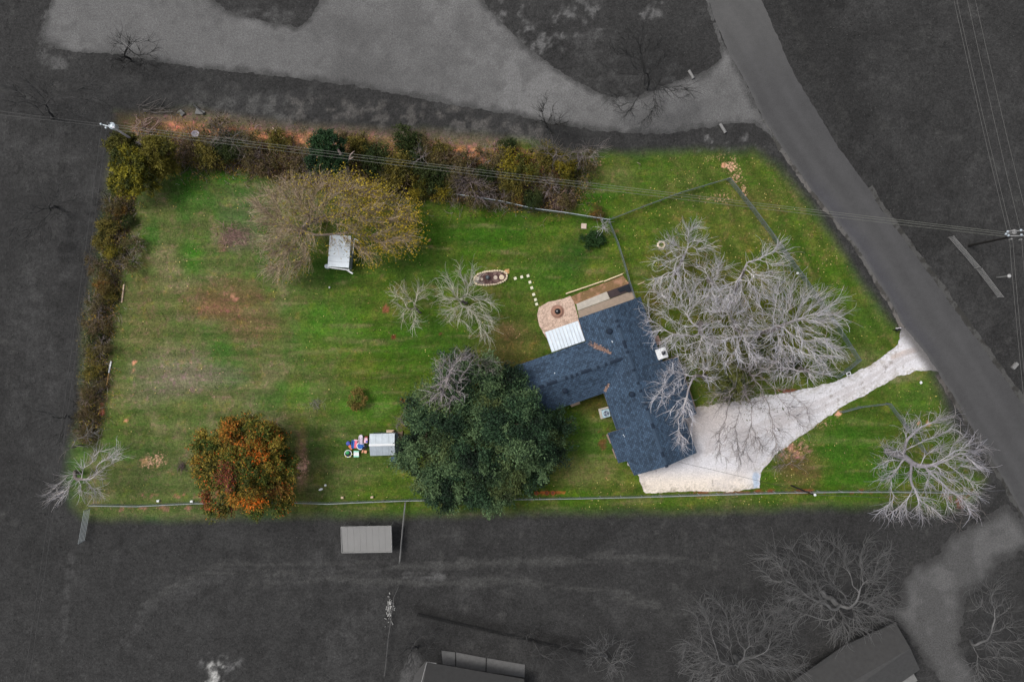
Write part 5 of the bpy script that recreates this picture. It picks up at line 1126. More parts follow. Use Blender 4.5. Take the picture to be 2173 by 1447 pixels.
plank('fallen_limb', (1172, 428), (1190, 413), .14, .1, .25, M['palewood'], 'pale fallen limb lying just above the chain-link fence', 'limb')
plank('leaning_pole', (585, 277), (622, 315), .08, 1.2, 1.3, M['palewood'], 'thin tan pole lying across an olive shrub in the north hedge', 'pole')
plank('leaning_plank', (300, 305), (345, 262), .1, .3, .42, M['wood'], 'weathered plank leaning on the brush heap by the transformer pole', 'plank')
plank('fallen_limb', (337, 295), (324, 290), .12, .6, .7, M['palewood'], 'stubby broken limb on top of the brush heap near the transformer pole', 'limb')
# ---- fire pit on the patio
fp = thing('fire_pit', P(1183, 661, 0), 'round fire pit with a stone ring and black glossy bowl on the gravel patio', 'fire pit')
for i in range(14):
    t0 = 2 * math.pi * (i + .06) / 14; t1 = 2 * math.pi * (i + .94) / 14; n = 4; mb = MB(); hgt = .3 + rs.random() * .02
    mb.prism([(.42 * math.cos(t0 + (t1 - t0) * k / n), .42 * math.sin(t0 + (t1 - t0) * k / n)) for k in range(n + 1)] + [(.64 * math.cos(t1 + (t0 - t1) * k / n), .64 * math.sin(t1 + (t0 - t1) * k / n)) for k in range(n + 1)], 0, hgt)
    mb.build('ring_stone', mat_plain('pit_stone', (168, 128, 110), .9) if 'pit_stone' not in bpy.data.materials else bpy.data.materials['pit_stone'], fp)
mb = MB(); mb.lathe(0, 0, [(.40, .02), (.41, .34), (.38, .42), (.22, .54), (.0, .6)], 20, cap=False); m_, n_, b_ = mat_new('glossy_black', .12, .8); b_.inputs['Base Color'].default_value = (.012, .012, .014, 1); mb.build('bowl_lid', m_, fp, True)
mb = MB(); mb.lathe(0, 0, [(.93, .0), (.93, .05), (.67, .05), (.67, .0)], 24, cap=False); mb.build('gravel_ring', mat_plain('pit_apron', (150, 118, 104), .9), fp)
# ---- stone-edged oval bed: every stone is a part
def stone_mesh(seed, sx, sy, sz):
    r = random.Random(seed); mb = MB(); n = 7; pr = [(.92, 0), (1, .35), (.9, .8), (.55, 1)]; pts = []; fs_ = []
    for rr, zz in pr:
        for i in range(n): a = 2 * math.pi * i / n; k_ = rr * (1 + r.uniform(-.1, .1)); pts.append((sx * k_ * math.cos(a), sy * k_ * math.sin(a), sz * zz))
    for l in range(3):
        for i in range(n): j = (i + 1) % n; fs_.append((l * n + i, l * n + j, (l + 1) * n + j, (l + 1) * n + i))
    fs_.append(tuple(range(3 * n, 4 * n))); mb.add(pts, fs_); o = mb.build('edging_stone', M['stone']); me = o.data; bpy.data.objects.remove(o); return me
stones = [stone_mesh(i, .19, .15, .2) for i in range(5)]
def ring(root, pts, cx, cy, spacing=.33):
    per = []; n = len(pts); tot = 0
    P3 = [Vector(P(a, b, 0)) for a, b in pts]
    d = [(P3[(i + 1) % n] - P3[i]).length for i in range(n)]; T = sum(d); k = int(T / spacing)
    for j in range(k):
        s = T * j / k; i = 0
        while s > d[i]: s -= d[i]; i += 1
        p = P3[i].lerp(P3[(i + 1) % n], s / d[i]); t = P3[(i + 1) % n] - P3[i]
        o = bpy.data.objects.new('edging_stone', stones[j % 5]); COL.objects.link(o); o.parent = root
        o.location = (p.x - root.location.x + rs.uniform(-.02, .02), p.y - root.location.y + rs.uniform(-.02, .02), 0); o.rotation_euler = (0, 0, math.atan2(t.y, t.x) + rs.uniform(-.15, .15)); s_ = rs.uniform(.85, 1.12); o.scale = (s_, s_, s_)
bed = thing('stone_border', P(1041, 590, 0), 'oval border of cream stones around the mulch bed on the lawn', 'garden bed')
ring(bed, [(1041 + 35 * math.copysign(abs(math.cos(t)) ** .8, math.cos(t)), 590 - 4.5 * math.cos(t) - 14.5 * math.copysign(abs(math.sin(t)) ** .85, math.sin(t))) for t in np.linspace(0, 2 * math.pi, 40, endpoint=False)], 0, 0)
rg = thing('stone_border', P(1403, 520, 0), 'small ring of white stones under the upper left of the bare grove', 'stone ring')
ring(rg, [(1403 + 7 * math.cos(t), 520 + 7 * math.sin(t)) for t in np.linspace(0, 2 * math.pi, 18, endpoint=False)], 0, 0, .3)
def disc(u_, v_, r, mat, label, hh=.08, ringm=None):
    mb = MB(); mb.lathe(0, 0, [(r, 0), (r, hh), (r * .93, hh + .015)], 20); o = mb.build('round_paver', mat); o.location = P(u_, v_, 0); tag(o, label, 'paver', 'round pavers in the oval bed'); return o
disc(1012.5, 591.5, .30, M['disc'], 'pinkish round paver, leftmost in the oval bed'); disc(1051.5, 589, .27, M['disc'], 'greyish round paver, second from the right in the oval bed')
o = disc(1064.5, 588.5, .34, M['stone'], 'largest cream round paver with a ringed face, rightmost in the oval bed')
mb = MB(); mb.lathe(0, 0, [(.2, .095), (.2, .115), (.17, .115), (.17, .095)], 18, cap=False); mb.lathe(0, 0, [(.04, .09), (.03, .13)], 8); mb.build('raised_ring', M['disc'], o)
mb = MB(); mb.box(-.15, -.15, 0, .15, .15, .1, bev=.02); o = mb.build('square_paver', M['disc']); o.location = P(1022.5, 592.5, 0); o.rotation_euler = (0, 0, .2); tag(o, 'small square pinkish paver between the round ones in the oval bed', 'paver')
pot = thing('black_planter', P(1034.5, 589, 0), 'round black wire planter in the middle of the oval bed', 'planter')
mb = MB(); mb.lathe(0, 0, [(.2, 0), (.27, .3), (.3, .34), (.27, .34), (.2, .12), (0.01, .1)], 16, cap=False); mb.build('bowl', M['black'], pot)
mb = MB()
for k in range(4): t = k * math.pi / 4; mb.tube([(.28 * math.cos(t), .28 * math.sin(t), .34), (0, 0, .42), (-.28 * math.cos(t), -.28 * math.sin(t), .34)], .018, 4)
mb.build('wire_frame', M['galv'], pot)
# ---- stepping stones
SP = [((1093.5, 591), 'nearest the oval stone bed'), ((1107, 588), 'second from the oval stone bed'), ((1120.5, 585.5), 'at the corner where the path turns toward the patio'), ((1124.5, 599), 'first below the corner of the path'),
      ((1128.5, 611), 'second below the corner of the path'), ((1132.5, 625), 'fourth from the patio end minus one, third below the corner'), ((1136.5, 636), 'last but one before the gravel patio'), ((1138.8, 645.5), 'touching the edge of the gravel patio')]
SP[5] = ((1132.5, 625), 'third below the corner of the path')
for (pp_, w) in SP:
    mb = MB(); mb.box(-.19, -.19, 0, .19, .19, .06, bev=.02); o = mb.build('stepping_stone', M['paver']); o.location = P(*pp_, 0); o.rotation_euler = (0, 0, math.radians(20) + rs.uniform(-.05, .05)); tag(o, 'square cream stepping stone ' + w, 'stepping stone', 'stepping stones between the oval bed and the patio')
flat('square_paver', [(1233.5, 474.5), (1244.5, 475), (1244, 486), (1233, 485.5)], 0, .12, M['disc'], 'square pinkish paver lying alone below the fence corner', 'paver', None)
# ---- air conditioner
ac = thing('air_conditioner', P(1283, 875.5, 0), 'grey-green air conditioner unit with a fan on top beside the house', 'air conditioner', math.radians(14))
MB().box(-.74, -.72, 0, .66, .72, .1, bev=.03).build('pad', M['concrete'], ac)
MB().box(-.42, -.55, .1, .6, .5, .95, bev=.05).build('cabinet', M['acgrey'], ac)
mb = MB(); mb.lathe(.09, -.03, [(.42, .95), (.42, 1.0), (.38, 1.0), (.38, .95)], 20, cap=False)
for r_ in (.14, .26, .34): mb.lathe(.09, -.03, [(r_, 1.0), (r_ + .012, 1.01), (r_ + .024, 1.0)], 18, cap=False)
mb.build('fan_grille', M['galv'], ac)
mb = MB(); mb.lathe(.09, -.03, [(.38, .955), (.37, .96)], 20)
mb.build('fan_well', M['fan'], ac)
mb = MB()
for k in range(3):
    t = k * 2.09 + .5; c_, s_ = math.cos(t), math.sin(t); c2, s2 = math.cos(t + .75), math.sin(t + .75)
    mb.slab([(.09 + .06 * c_, -.03 + .06 * s_, .975), (.09 + .34 * c_, -.03 + .34 * s_, .975), (.09 + .34 * c2, -.03 + .34 * s2, .995), (.09 + .06 * c2, -.03 + .06 * s2, .985)], .01)
mb.lathe(.09, -.03, [(.09, .975), (.07, .998)], 10); mb.build('fan_blades', M['galv'], ac)
# ------------------------------------------------------------------ fences
def fence(name, label, pts, cat='fence', h=1.3, rail=M['galv'], post_r=.04, rail_r=.035, gap=2.9, mesh=True, rails=(1.0,), kind=None, pm=None, ends=(True, True)):
    W = [Vector(P(a, b, 0)) for a, b in pts]; root = thing(name, W[0], label, cat); o0 = W[0]
    for i in range(len(W) - 1):
        a, b = W[i] - o0, W[i + 1] - o0; Ln = (b - a).length; n = max(1, round(Ln / gap))
        for k in range(n + (1 if i == len(W) - 2 else 0)):
            p = a.lerp(b, k / n); mb = MB(); mb.lathe(p.x, p.y, [(post_r, 0), (post_r, h + .03), (post_r * 1.3, h + .04), (post_r * .5, h + .09)], 8); mb.build('post', pm or rail, root)
        for rr in rails:
            mb = MB(); mb.tube([(a.x, a.y, h * rr), (b.x, b.y, h * rr)], rail_r, 6); mb.build('rail' if len(rails) > 1 else 'top_rail', rail, root)
        if mesh:
            me = bpy.data.meshes.new('wire_mesh'); me.from_pydata([(a.x, a.y, .04), (b.x, b.y, .04), (b.x, b.y, h - .02), (a.x, a.y, h - .02)], [], [(0, 1, 2, 3)])
            uvl = me.uv_layers.new(name='UVMap')
            for lp, uvv in zip(uvl.data, [(0, 0), (Ln, 0), (Ln, h), (0, h)]): lp.uv = uvv
            link('wire_mesh', me, M['mesh'], root)
    return root
fence('chain_link_fence', 'light chain-link fence along the whole south edge of the lot', [(200, 1068.5), (300, 1070), (420, 1064), (520, 1064), (620, 1062), (700, 1065), (760, 1062), (870, 1058), (1060, 1056), (1230, 1053.5), (1360, 1050.5), (1480, 1047), (1640, 1042), (1780, 1040), (1940, 1040), (2050, 1044)], h=1.25, rail=mat_plain('fence_grey', (150, 156, 160), .5), rail_r=.05, post_r=.05)
fence('chain_link_fence', 'chain-link fence from the north hedge to the sapling at the fence corner', [(915, 408), (1000, 421), (1065, 431), (1130, 446), (1200, 455), (1292, 470)], h=1.3, rail_r=.05)
dk = dict(rail=M['darkrail'], rail_r=.04, post_r=.05, gap=3.4)
fence('chain_link_fence', 'dark chain-link fence rising from the sapling to its peak near the road', [(1293, 469), (1362, 442), (1440, 413), (1542, 383)], h=1.35, **dk)
fence('chain_link_fence', 'dark street-side chain-link fence passing behind the bare trees', [(1544, 384), (1592, 444), (1640, 508), (1700, 590), (1760, 676), (1817, 764), (1795, 782), (1772, 800)], h=1.45, **dk)
fence('chain_link_fence', 'short dark chain-link fence from the sapling down to the house', [(1291, 474), (1310, 520), (1328, 578), (1333, 598), (1345, 634)], h=1.35, **dk)
fence('chain_link_fence', 'short angled chain-link fence on the grass below the driveway', [(1780, 873), (1820, 862), (1880, 855), (1918, 905), (1956, 958)], h=1.35, **dk)
fence('board_fence', 'thin grey fence running south from behind the oaks', [(862, 1062), (856, 1120), (850, 1188)], h=1.1, rail=M['greymetal'], rails=(.35, .7, 1.0), mesh=False, rail_r=.045, gap=2.4)
fence('board_fence', 'faint grey fence line near the white rubble at the bottom', [(848, 1240), (838, 1262), (826, 1350), (818, 1430)], h=1.0, rail=mat_plain('dim_metal', (86, 86, 86), .8), rails=(.5, 1.0), mesh=False, rail_r=.03, gap=3)
pf = dict(cat='gate', mesh=False, rails=(.16, .37, .58, .79, 1.0), rail_r=.035, post_r=.05, gap=4.5)
def pipes(name, label, a, b, mat, h=1.2): return fence(name, label, [a, b], h=h, rail=mat, **pf)
gm1 = mat_plain('pipe_grey', (132, 132, 131), .6)
pipes('pipe_gate', 'upper five-rail pipe gate standing in the field across the road', (2012, 504.5), (2068, 569.5), gm1); pipes('pipe_gate', 'lower five-rail pipe gate in the field across the road', (2071, 572), (2116, 631), gm1)
pipes('pipe_gate', 'silvery five-rail pipe gate at the lower left corner of the lot', (193, 1078), (181, 1146), mat_plain('pipe_blue', (150, 158, 160), .5), 1.5)
# low picket fence of the neighbour, dark, every slat a part
pk = thing('picket_fence', P(888, 1300, 0), 'low dark picket fence crossing the grass near the bottom edge', 'fence'); dkw = mat_plain('dark_picket', (50, 50, 50), .9)
pa = Vector(P(888, 1300, 0)); pb = Vector(P(1236, 1380, 0)); n = 110; mb0 = MB(); mb0.box(-.05, -.02, 0, .05, .02, 1.1); o_ = mb0.build('slat', dkw); sm = o_.data; bpy.data.objects.remove(o_)
ang = math.atan2((pb - pa).y, (pb - pa).x)
for i in range(n):
    p = (pb - pa) * (i / (n - 1)); o = bpy.data.objects.new('slat', sm); COL.objects.link(o); o.parent = pk; o.location = p; o.rotation_euler = (rs.uniform(-.03, .03), 0, ang)
mb = MB(); d = pb - pa; mb.tube([(0, 0, .3), (d.x, d.y, .3)], .035, 4); mb.tube([(0, 0, .9), (d.x, d.y, .9)], .035, 4); mb.build('rail', dkw, pk)
# ------------------------------------------------------------------ poles and cables
def pole(name, label, base, top_uv, z, mat, r=.16):
    B = Vector(P(*base, 0)); T = Vector(P(*top_uv, z)); root = thing(name, B, label, 'pole'); mb = MB(); mb.tube([(0, 0, 0), (T - B) * .5, T - B], [r, r * .85, r * .65], 10); mb.build('shaft', mat, root); return root, B, T
pg, B1, T1 = pole('utility_pole', 'grey utility pole with a transformer at the upper left corner of the lot', (303, 311), (240, 270), 9.0, M['polegrey'], .17)
def at(root, B, u_, v_, z): return Vector(P(u_, v_, z)) - B
c_ = at(pg, B1, 237, 267, 8.6)
mb = MB(); mb.lathe(c_.x, c_.y, [(.36, c_.z - .9), (.40, c_.z - .85), (.40, c_.z - .1), (.44, c_.z - .08), (.42, c_.z), (.12, c_.z + .12)], 18); tr = mb.build('transformer', M['galv'], pg)
mb = MB(); mb.lathe(c_.x - .3, c_.y + .25, [(.1, c_.z), (.12, c_.z + .12), (.07, c_.z + .3), (.1, c_.z + .36), (.03, c_.z + .5)], 10); mb.build('bushing', M['greymetal'], tr)
a_ = at(pg, B1, 214, 264, 8.9); b_ = at(pg, B1, 244, 272, 8.9); mb = MB(); mb.tube([a_, b_], .06, 6); mb.build('crossarm', M['galv'], pg)
for (u_, v_) in ((215, 264), (225.5, 272)):
    q = at(pg, B1, u_, v_, 8.95); mb = MB(); mb.lathe(q.x, q.y, [(.1, q.z), (.13, q.z + .12), (.06, q.z + .22)], 8); mb.build('insulator', M['whitemetal'], pg)
# tall pole across the road
pg2, B2, T2 = pole('utility_pole', 'dark wooden utility pole with crossarms at the right edge across the road', (2056, 521.5), (2144, 503), 8.6, M['polewood'], .18)
xm = mat_plain('grey_insulator', (140, 140, 140), .5)
for dv in (490.5, 501):
    a_ = at(pg2, B2, 2137, dv, 9); b_ = at(pg2, B2, 2196, dv - 1, 9); mb = MB(); mb.tube([a_, b_], .075, 6); mb.build('crossarm', xm, pg2)
for (u_, v_) in ((2137, 492), (2138.5, 500), (2165, 489), (2166, 499), (2133, 497), (2190, 495)):
    q = at(pg2, B2, u_, v_, 9.1); mb = MB(); mb.lathe(q.x, q.y, [(.09, q.z), (.16, q.z + .1), (.14, q.z + .2), (.04, q.z + .3)], 10); mb.build('insulator', M['galv'] if v_ != 495 else xm, pg2)
c_ = at(pg2, B2, 2153, 492, 8.8); mb = MB(); mb.lathe(c_.x, c_.y, [(.3, c_.z - .8), (.32, c_.z), (.1, c_.z + .12)], 16); mb.build('transformer', xm, pg2)
for (u_, v_) in ((2147, 507), (2168, 508)):
    q = at(pg2, B2, u_, v_, 8.6); mb = MB(); mb.lathe(q.x, q.y, [(.07, q.z - .5), (.12, q.z - .3), (.1, q.z)], 8); mb.build('fuse_switch', xm, pg2)
# lamp pole at the south fence
pg3, B3, T3 = pole('lamp_pole', 'thin black leaning-looking lamp pole standing at the south fence', (1679, 1030), (1728, 1050), 7.0, M['polewood'], .12)
q = at(pg3, B3, 1730, 1050, 7.1); mb = MB(); mb.lathe(q.x, q.y, [(.06, q.z - .2), (.17, q.z - .12), (.17, q.z), (.06, q.z + .1)], 12); mb.build('lamp_head', M['white'], pg3)
q2 = at(pg3, B3, 1722, 1041, 6.8); mb = MB(); mb.tube([at(pg3, B3, 1724, 1048, 6.8), q2], .04, 5); mb.build('bracket', M['polewood'], pg3)
def cable(label, a, b, sag=.5, r=.028, group=None, mat=None):
    A = Vector(P(*a)); B = Vector(P(*b)); pts = []
    for i in range(25):
        t = i / 24; p = A.lerp(B, t); p.z -= sag * 4 * t * (1 - t); pts.append(p - A)
    mb = MB(); mb.tube(pts, r, 4); o = mb.build('power_cable', mat or M['wire']); o.location = A; tag(o, label, 'cable', group); return o
cb = mat_plain('dim_wire', (84, 84, 83), .6)
g1 = 'cables crossing the lot to the pole across the road'
cable('topmost of the three cables spanning the lot', (245, 265, 9.1), (2133, 493, 9.1), 0.5, .02, g1); cable('middle of the three cables spanning the lot', (243, 270, 9.0), (2133, 497, 9.0), 0.6, .02, g1); cable('lowest of the three cables spanning the lot', (242, 276, 8.8), (2133, 502, 8.8), .8, .02, g1)
cable('upper cable leaving the left edge toward the transformer pole', (-80, 226, 9), (214, 263, 9), .1, .028, 'cables at the left edge', cb); cable('lower cable leaving the left edge toward the transformer pole', (-80, 234, 8.8), (216, 268, 8.8), .1, .028, 'cables at the left edge', cb)
cable('left of the two parallel cables running down the west field', (216, 267, 9.1), (28, 1600, 9.1), .3, .026, 'cables down the west field', cb); cable('right of the two parallel cables running down the west field', (226, 275, 9.1), (38, 1600, 9.1), .3, .026, 'cables down the west field', cb)
g2 = 'cables leading north from the pole across the road'
cable('leftmost cable leading to the top edge in the right field', (2138, 492, 9.2), (2005, -90, 9.2), .2, .026, g2, cb); cable('second cable from the left leading to the top edge in the right field', (2145, 490, 9.2), (2011, -90, 9.2), .2, .026, g2, cb)
cable('third cable from the left leading to the top edge in the right field', (2165, 488, 9.2), (2034, -90, 9.2), .2, .026, g2, cb); cable('rightmost cable leading to the top edge in the right field', (2186, 488, 9.2), (2050, -90, 9.2), .2, .026, g2, cb)
cable('left cable running down the right edge below the crossarms', (2142, 506, 9), (2190, 1000, 9), .2, .026, 'cables at the right edge', cb); cable('right cable running down the right edge below the crossarms', (2149, 506, 9), (2196, 1000, 9), .2, .026, 'cables at the right edge', cb)
cable('thin guy cable at the far right edge by the crossarms', (2168, 506, 9), (2186, 700, 9), .1, .022, None, cb)
cable('thin cable from the lamp pole toward the old tree', (1730, 1050, 6.9), (2040, 1064, 6.9), .3, .02, 'cables at the lamp pole', cb); cable('thin cable from the lamp pole toward the garage roof', (1728, 1048, 6.8), (1440, 980, 3), .2, .018, 'cables at the lamp pole', M['black'])
# ------------------------------------------------------------------ sheds
def corner(px, z): return [P(a, b, z) for a, b in px]
# white-roofed shed under the willow
sx0, sy0, _ = P(720, 533, 2.4); sh = thing('garden_shed', (sx0, sy0, 0), 'white metal-roofed lean-to shed half under the yellow willow', 'shed', math.radians(-4))
w, l = 2.9 / 2, 4.3 / 2
for i in range(6):
    y0 = -l + 2 * l * i / 6; y1 = -l + 2 * l * (i + 1) / 6; mb = MB(); mb.slab([(-w, y0 + .02, 2.3), (w, y0 + .02, 2.5), (w, y1 - .02, 2.5), (-w, y1 - .02, 2.3)], .05)
    mb.slab([(-w, y0 + .0, 2.33), (w, y0 + .0, 2.53), (w, y0 + .1, 2.53), (-w, y0 + .1, 2.33)], .06); mb.slab([(-w, (y0 + y1) / 2, 2.32), (w, (y0 + y1) / 2, 2.52), (w, (y0 + y1) / 2 + .07, 2.52), (-w, (y0 + y1) / 2 + .07, 2.32)], .04); mb.build('roof_panel', M['whitemetal'], sh)
MB().box(-w + .1, -l + .15, 0, w - .15, l - .15, 2.2).build('wall', mat_plain('shed_wall', (150, 158, 166), .7), sh)
mb = MB(); mb.tube([(-w, -l - .12, 2.28), (w + .1, -l - .3, 2.44)], .08, 6); mb.build('gutter', M['white'], sh)
mb = MB(); mb.box(w - .2, -l - .5, 1.9, w + .75, -l - .32, 2.05, (w, -l), -.5); mb.build('brace', M['white'], sh)
mb = MB(); mb.box(-.45, -l + .1, .02, .45, -l + .17, 1.95); d_ = mb.build('door', M['white'], sh)
mb = MB(); mb.box(w + .3, l - .2, 2.0, w + .38, l - .15, 2.06)
mb = MB(); mb.tube([(w + .35, -.2, 2.2), (w + .45, l - .3, 2.3)], .05, 5); mb.tube([(w + .45, l - .3, 2.3), (w + .95, l - .55, 2.2)], .07, 5); mb.build('outrigger', M['white'], sh)
bl = thing('white_barrel', P(696.5, 566.5, 0), 'round pale blue-white barrel at the corner of the white-roofed shed', 'barrel'); mb = MB(); mb.lathe(0, 0, [(.28, 0), (.31, .1), (.3, .4), (.31, .7), (.29, .86), (.27, .88), (.26, .85), (.03, .85)], 20, cap=False); mb.build('drum', M['whitemetal'], bl); mb = MB(); mb.cyl(.1, 0, .85, .89, .04, 8); mb.build('cap', M['galv'], bl)
ld = thing('ladder', P(743, 566, 0), 'white ladder leaning against the right side of the white-roofed shed', 'ladder', math.radians(-5))
for k in (-.17, .17): mb = MB(); mb.tube([(k, -.4, .0), (k, .55, 2.0)], .035, 5); mb.build('side_rail', M['white'], ld)
for k in range(7): t = (k + .5) / 7; mb = MB(); mb.tube([(-.17, -.4 + .95 * t, 2.0 * t), (.17, -.4 + .95 * t, 2.0 * t)], .025, 5); mb.build('rung', M['white'], ld)
# playhouse shed with metal gable roof
px0, py0, _ = P(811, 943.5, 2.4); ps = thing('storage_shed', (px0, py0, 0), 'small shed with silver gable roof and white ridge between the toys and oaks', 'shed', math.radians(1.5))
hx, hy = 1.70, 1.48; ez, rz_ = 2.15, 2.6
for sg in (1, -1):
    n = 4
    for i in range(n):
        x0 = -hx + 2 * hx * i / n; x1 = -hx + 2 * hx * (i + 1) / n; pts = [(x0 + .01, 0, rz_), (x1 - .01, 0, rz_), (x1 - .01, sg * hy, ez), (x0 + .01, sg * hy, ez)]
        mb = MB(); mb.slab(ccw(pts), .04)
        for j in range(4):
            xa = x0 + (x1 - x0) * (j + .5) / 4; mb.slab(ccw([(xa, 0, rz_ + .02), (xa + .03, 0, rz_ + .02), (xa + .03, sg * hy, ez + .02), (xa, sg * hy, ez + .02)]), .03)
        mb.build('roof_panel', M['galv'], ps)
mb = MB(); mb.slab(ccw([(-hx - .03, -.14, rz_ + .0), (hx + .03, -.14, rz_ + .0), (hx + .03, 0, rz_ + .05), (-hx - .03, 0, rz_ + .05)]), .03); mb.slab(ccw([(-hx - .03, 0, rz_ + .05), (hx + .03, 0, rz_ + .05), (hx + .03, .14, rz_), (-hx - .03, .14, rz_)]), .03); mb.build('ridge_cap', M['white'], ps)
mb = MB(); mb.box(-hx + .12, -hy + .12, 0, hx - .05, hy - .12, ez - .06); mb.add([(-hx + .13, -hy + .12, ez - .06), (-hx + .13, hy - .12, ez - .06), (-hx + .13, 0, rz_ - .08), (hx - .06, -hy + .12, ez - .06), (hx - .06, hy - .12, ez - .06), (hx - .06, 0, rz_ - .08)], [(0, 2, 1), (3, 4, 5)]); mb.build('wall', mat_plain('shed_green_grey', (84, 96, 100), .7), ps)
mb = MB(); mb.slab(ccw([(hx + .01, -hy, ez - .05), (hx + .36, -hy * .95, ez - .5), (hx + .36, hy * .95, ez - .5), (hx + .01, hy, ez - .05)]), .04); mb.build('awning', mat_plain('awning_grey', (92, 106, 112), .6), ps)
for yy in (-.8, .9): mb = MB(); mb.tube([(hx + .1, yy, 1.4), (hx + .42, yy, 1.7)], .03, 5); mb.build('bracket', M['white'], ps)
dkx = thing('wooden_deck', P(845, 941, 0), 'grey weathered wooden deck frame behind the metal-roofed shed', 'deck')
for i in range(9): MB().box(-.55 + .1 * 0, -1.55 + i * .36, .28, .62, -1.55 + i * .36 + .3, .33).build('board', M['wood'], dkx)
for xx in (-.6, .55): MB().box(xx, -1.65, 0, xx + .1, 1.8, .27).build('joist', M['wood'], dkx)
for yy in (-1.62, .1, 1.7): MB().box(-.62, yy, .33, -.5, yy + .12, 1.3).build('post', M['wood'], dkx)
MB().box(-.62, -1.62, 1.3, -.5, 1.82, 1.38).build('hand_rail', M['wood'], dkx)
pal_ = thing('wooden_crate', P(829, 914.5, 0), 'pale wooden crate against the upper side of the metal-roofed shed', 'crate')
for i in range(3): MB().box(-.52, -.2 + i * .14, .4, .52, -.2 + i * .14 + .12, .44).build('slat', M['palewood'], pal_)
MB().box(-.5, -.2, 0, .5, .22, .39).build('box', M['wood'], pal_)
br = thing('blue_barrel', P(838.5, 972, 0), 'dark blue plastic barrel below the metal-roofed shed', 'barrel'); mb = MB(); mb.lathe(0, 0, [(.44, 0), (.47, .15), (.45, .5), (.47, .8), (.42, .92), (.38, .94), (.37, .88), (.02, .88)], 20, cap=False); mb.build('drum', M['navy'], br); mb = MB(); mb.cyl(.12, .1, .88, .93, .05, 8); mb.build('cap', M['white'], br)
# ---- toys
def toy(name, u_, v_, label, rz=0): return thing(name, P(u_, v_, 0), label, 'toy', rz, 'plastic toys beside the metal-roofed shed')
t = toy('toy_slide', 767, 934, 'toy slide with a long pale lilac chute running into a white-rimmed blue tub', math.radians(-6))
mb = MB(); mb.slab([(-.24, -.5, .35), (.24, -.5, .35), (.27, .62, .9), (-.17, .62, .9)], .05); mb.tube([(-.27, -.5, .42), (-.2, .62, .99)], .045, 6); mb.tube([(.27, -.5, .42), (.3, .62, .99)], .045, 6); mb.lathe(.05, .62, [(.26, .86), (.27, .9), (.2, .92)], 14); mb.build('chute', M['lilac'], t)
mb = MB(); mb.lathe(0, -.72, [(.46, 0), (.52, .26), (.55, .3), (.44, .3), (.42, .2)], 24, cap=False); mb.build('tub_rim', M['white'], t)
mb = MB(); mb.lathe(0, -.72, [(.43, .02), (.43, .22), (.30, .24)], 22); mb.lathe(.03, -.8, [(.26, .24), (.22, .30)], 12); mb.build('tub_inside', M['blue'], t)
MB().box(-.1, .5, 0, .2, .7, .84).build('ladder_step', M['blue'], t)
t = toy('toy_table', 757.5, 962, 'square white and mint toy table left of the shed'); MB().box(-.36, -.27, .36, .36, .27, .42, bev=.02).build('top', M['white'], t)
for k in (-1, 1): MB().box(-.37, k * .34 - .09, .34, .37, k * .34 + .09, .45, bev=.03).build('edge_tray', M['mint'], t)
for a in (-.3, .3):
    for b in (-.3, .3): MB().box(a - .04, b - .04, 0, a + .04, b + .04, .34).build('leg', M['mint'], t)
t = toy('water_table', 740.5, 961, 'round white-rimmed water play table with a green tray'); mb = MB(); mb.lathe(0, 0, [(.2, 0), (.2, .3), (.48, .42), (.52, .52), (.44, .52), (.42, .44)], 22, cap=False); mb.build('rim', M['white'], t)
mb = MB(); mb.lathe(0, 0, [(.43, .43), (.42, .45)], 20); mb.build('basin', M['tarp'], t); mb = MB(); mb.lathe(-.1, .14, [(.28, .46), (.26, .54), (.1, .58)], 12, 1, .9); mb.build('tray', M['green'], t)
mb = MB(); mb.cyl(.25, -.42, .4, .56, .09, 8); mb.cyl(-.3, -.38, .4, .55, .09, 8); mb.tube([(.45, -.1, .5), (.62, -.05, .5)], .05, 6); mb.build('cup', M['yellow'], t)
t = toy('toy_tray', 755.5, 941, 'pink plastic tray left of the white slide', -.1); MB().box(-.22, -.6, 0, .2, .55, .22, bev=.04).build('tray', M['pink'], t); MB().box(-.3, .42, .0, .26, .58, .26, bev=.02).build('end', M['palepink'], t)
t = toy('toy_trough', 749.5, 942, 'narrow blue trough beside the pink tray', -.12); mb = MB(); mb.box(-.2, -.5, 0, -.12, .5, .25); mb.box(.12, -.5, 0, .2, .5, .25); mb.box(-.12, -.5, 0, .12, .5, .1); mb.box(-.2, -.56, 0, .2, -.5, .25); mb.box(-.2, .5, 0, .2, .56, .25); mb.build('trough', M['blue'], t)
t = toy('toy_scooter', 740, 940, 'purple-blue toy with an orange cone-shaped tail, leftmost of the toys', .5); mb = MB(); mb.lathe(0, 0, [(.2, .1), (.3, .2), (.28, .36), (.12, .44)], 14); mb.build('body', M['purple'], t); mb = MB(); mb.slab([(-.12, -.95, .2), (.04, -1.0, .2), (.2, -.3, .3), (-.2, -.3, .3)], .12); mb.build('tail', M['orange'], t); mb = MB(); mb.lathe(-.16, .08, [(.1, .3), (.1, .42)], 8); mb.lathe(.2, -.12, [(.1, .3), (.1, .4)], 8); mb.build('wheel', M['blue'], t)
t = toy('toy_stove', 778, 932.5, 'pale pink toy kitchen touching the left wall of the shed'); MB().box(-.28, -.42, 0, .25, .35, .55, bev=.05).build('cabinet', M['palepink'], t); MB().box(.02, -.32, .55, .24, -.05, .6).build('sink', M['purple'], t); MB().box(-.1, .36, 0, .28, .5, .7).build('back_panel', M['red'], t)
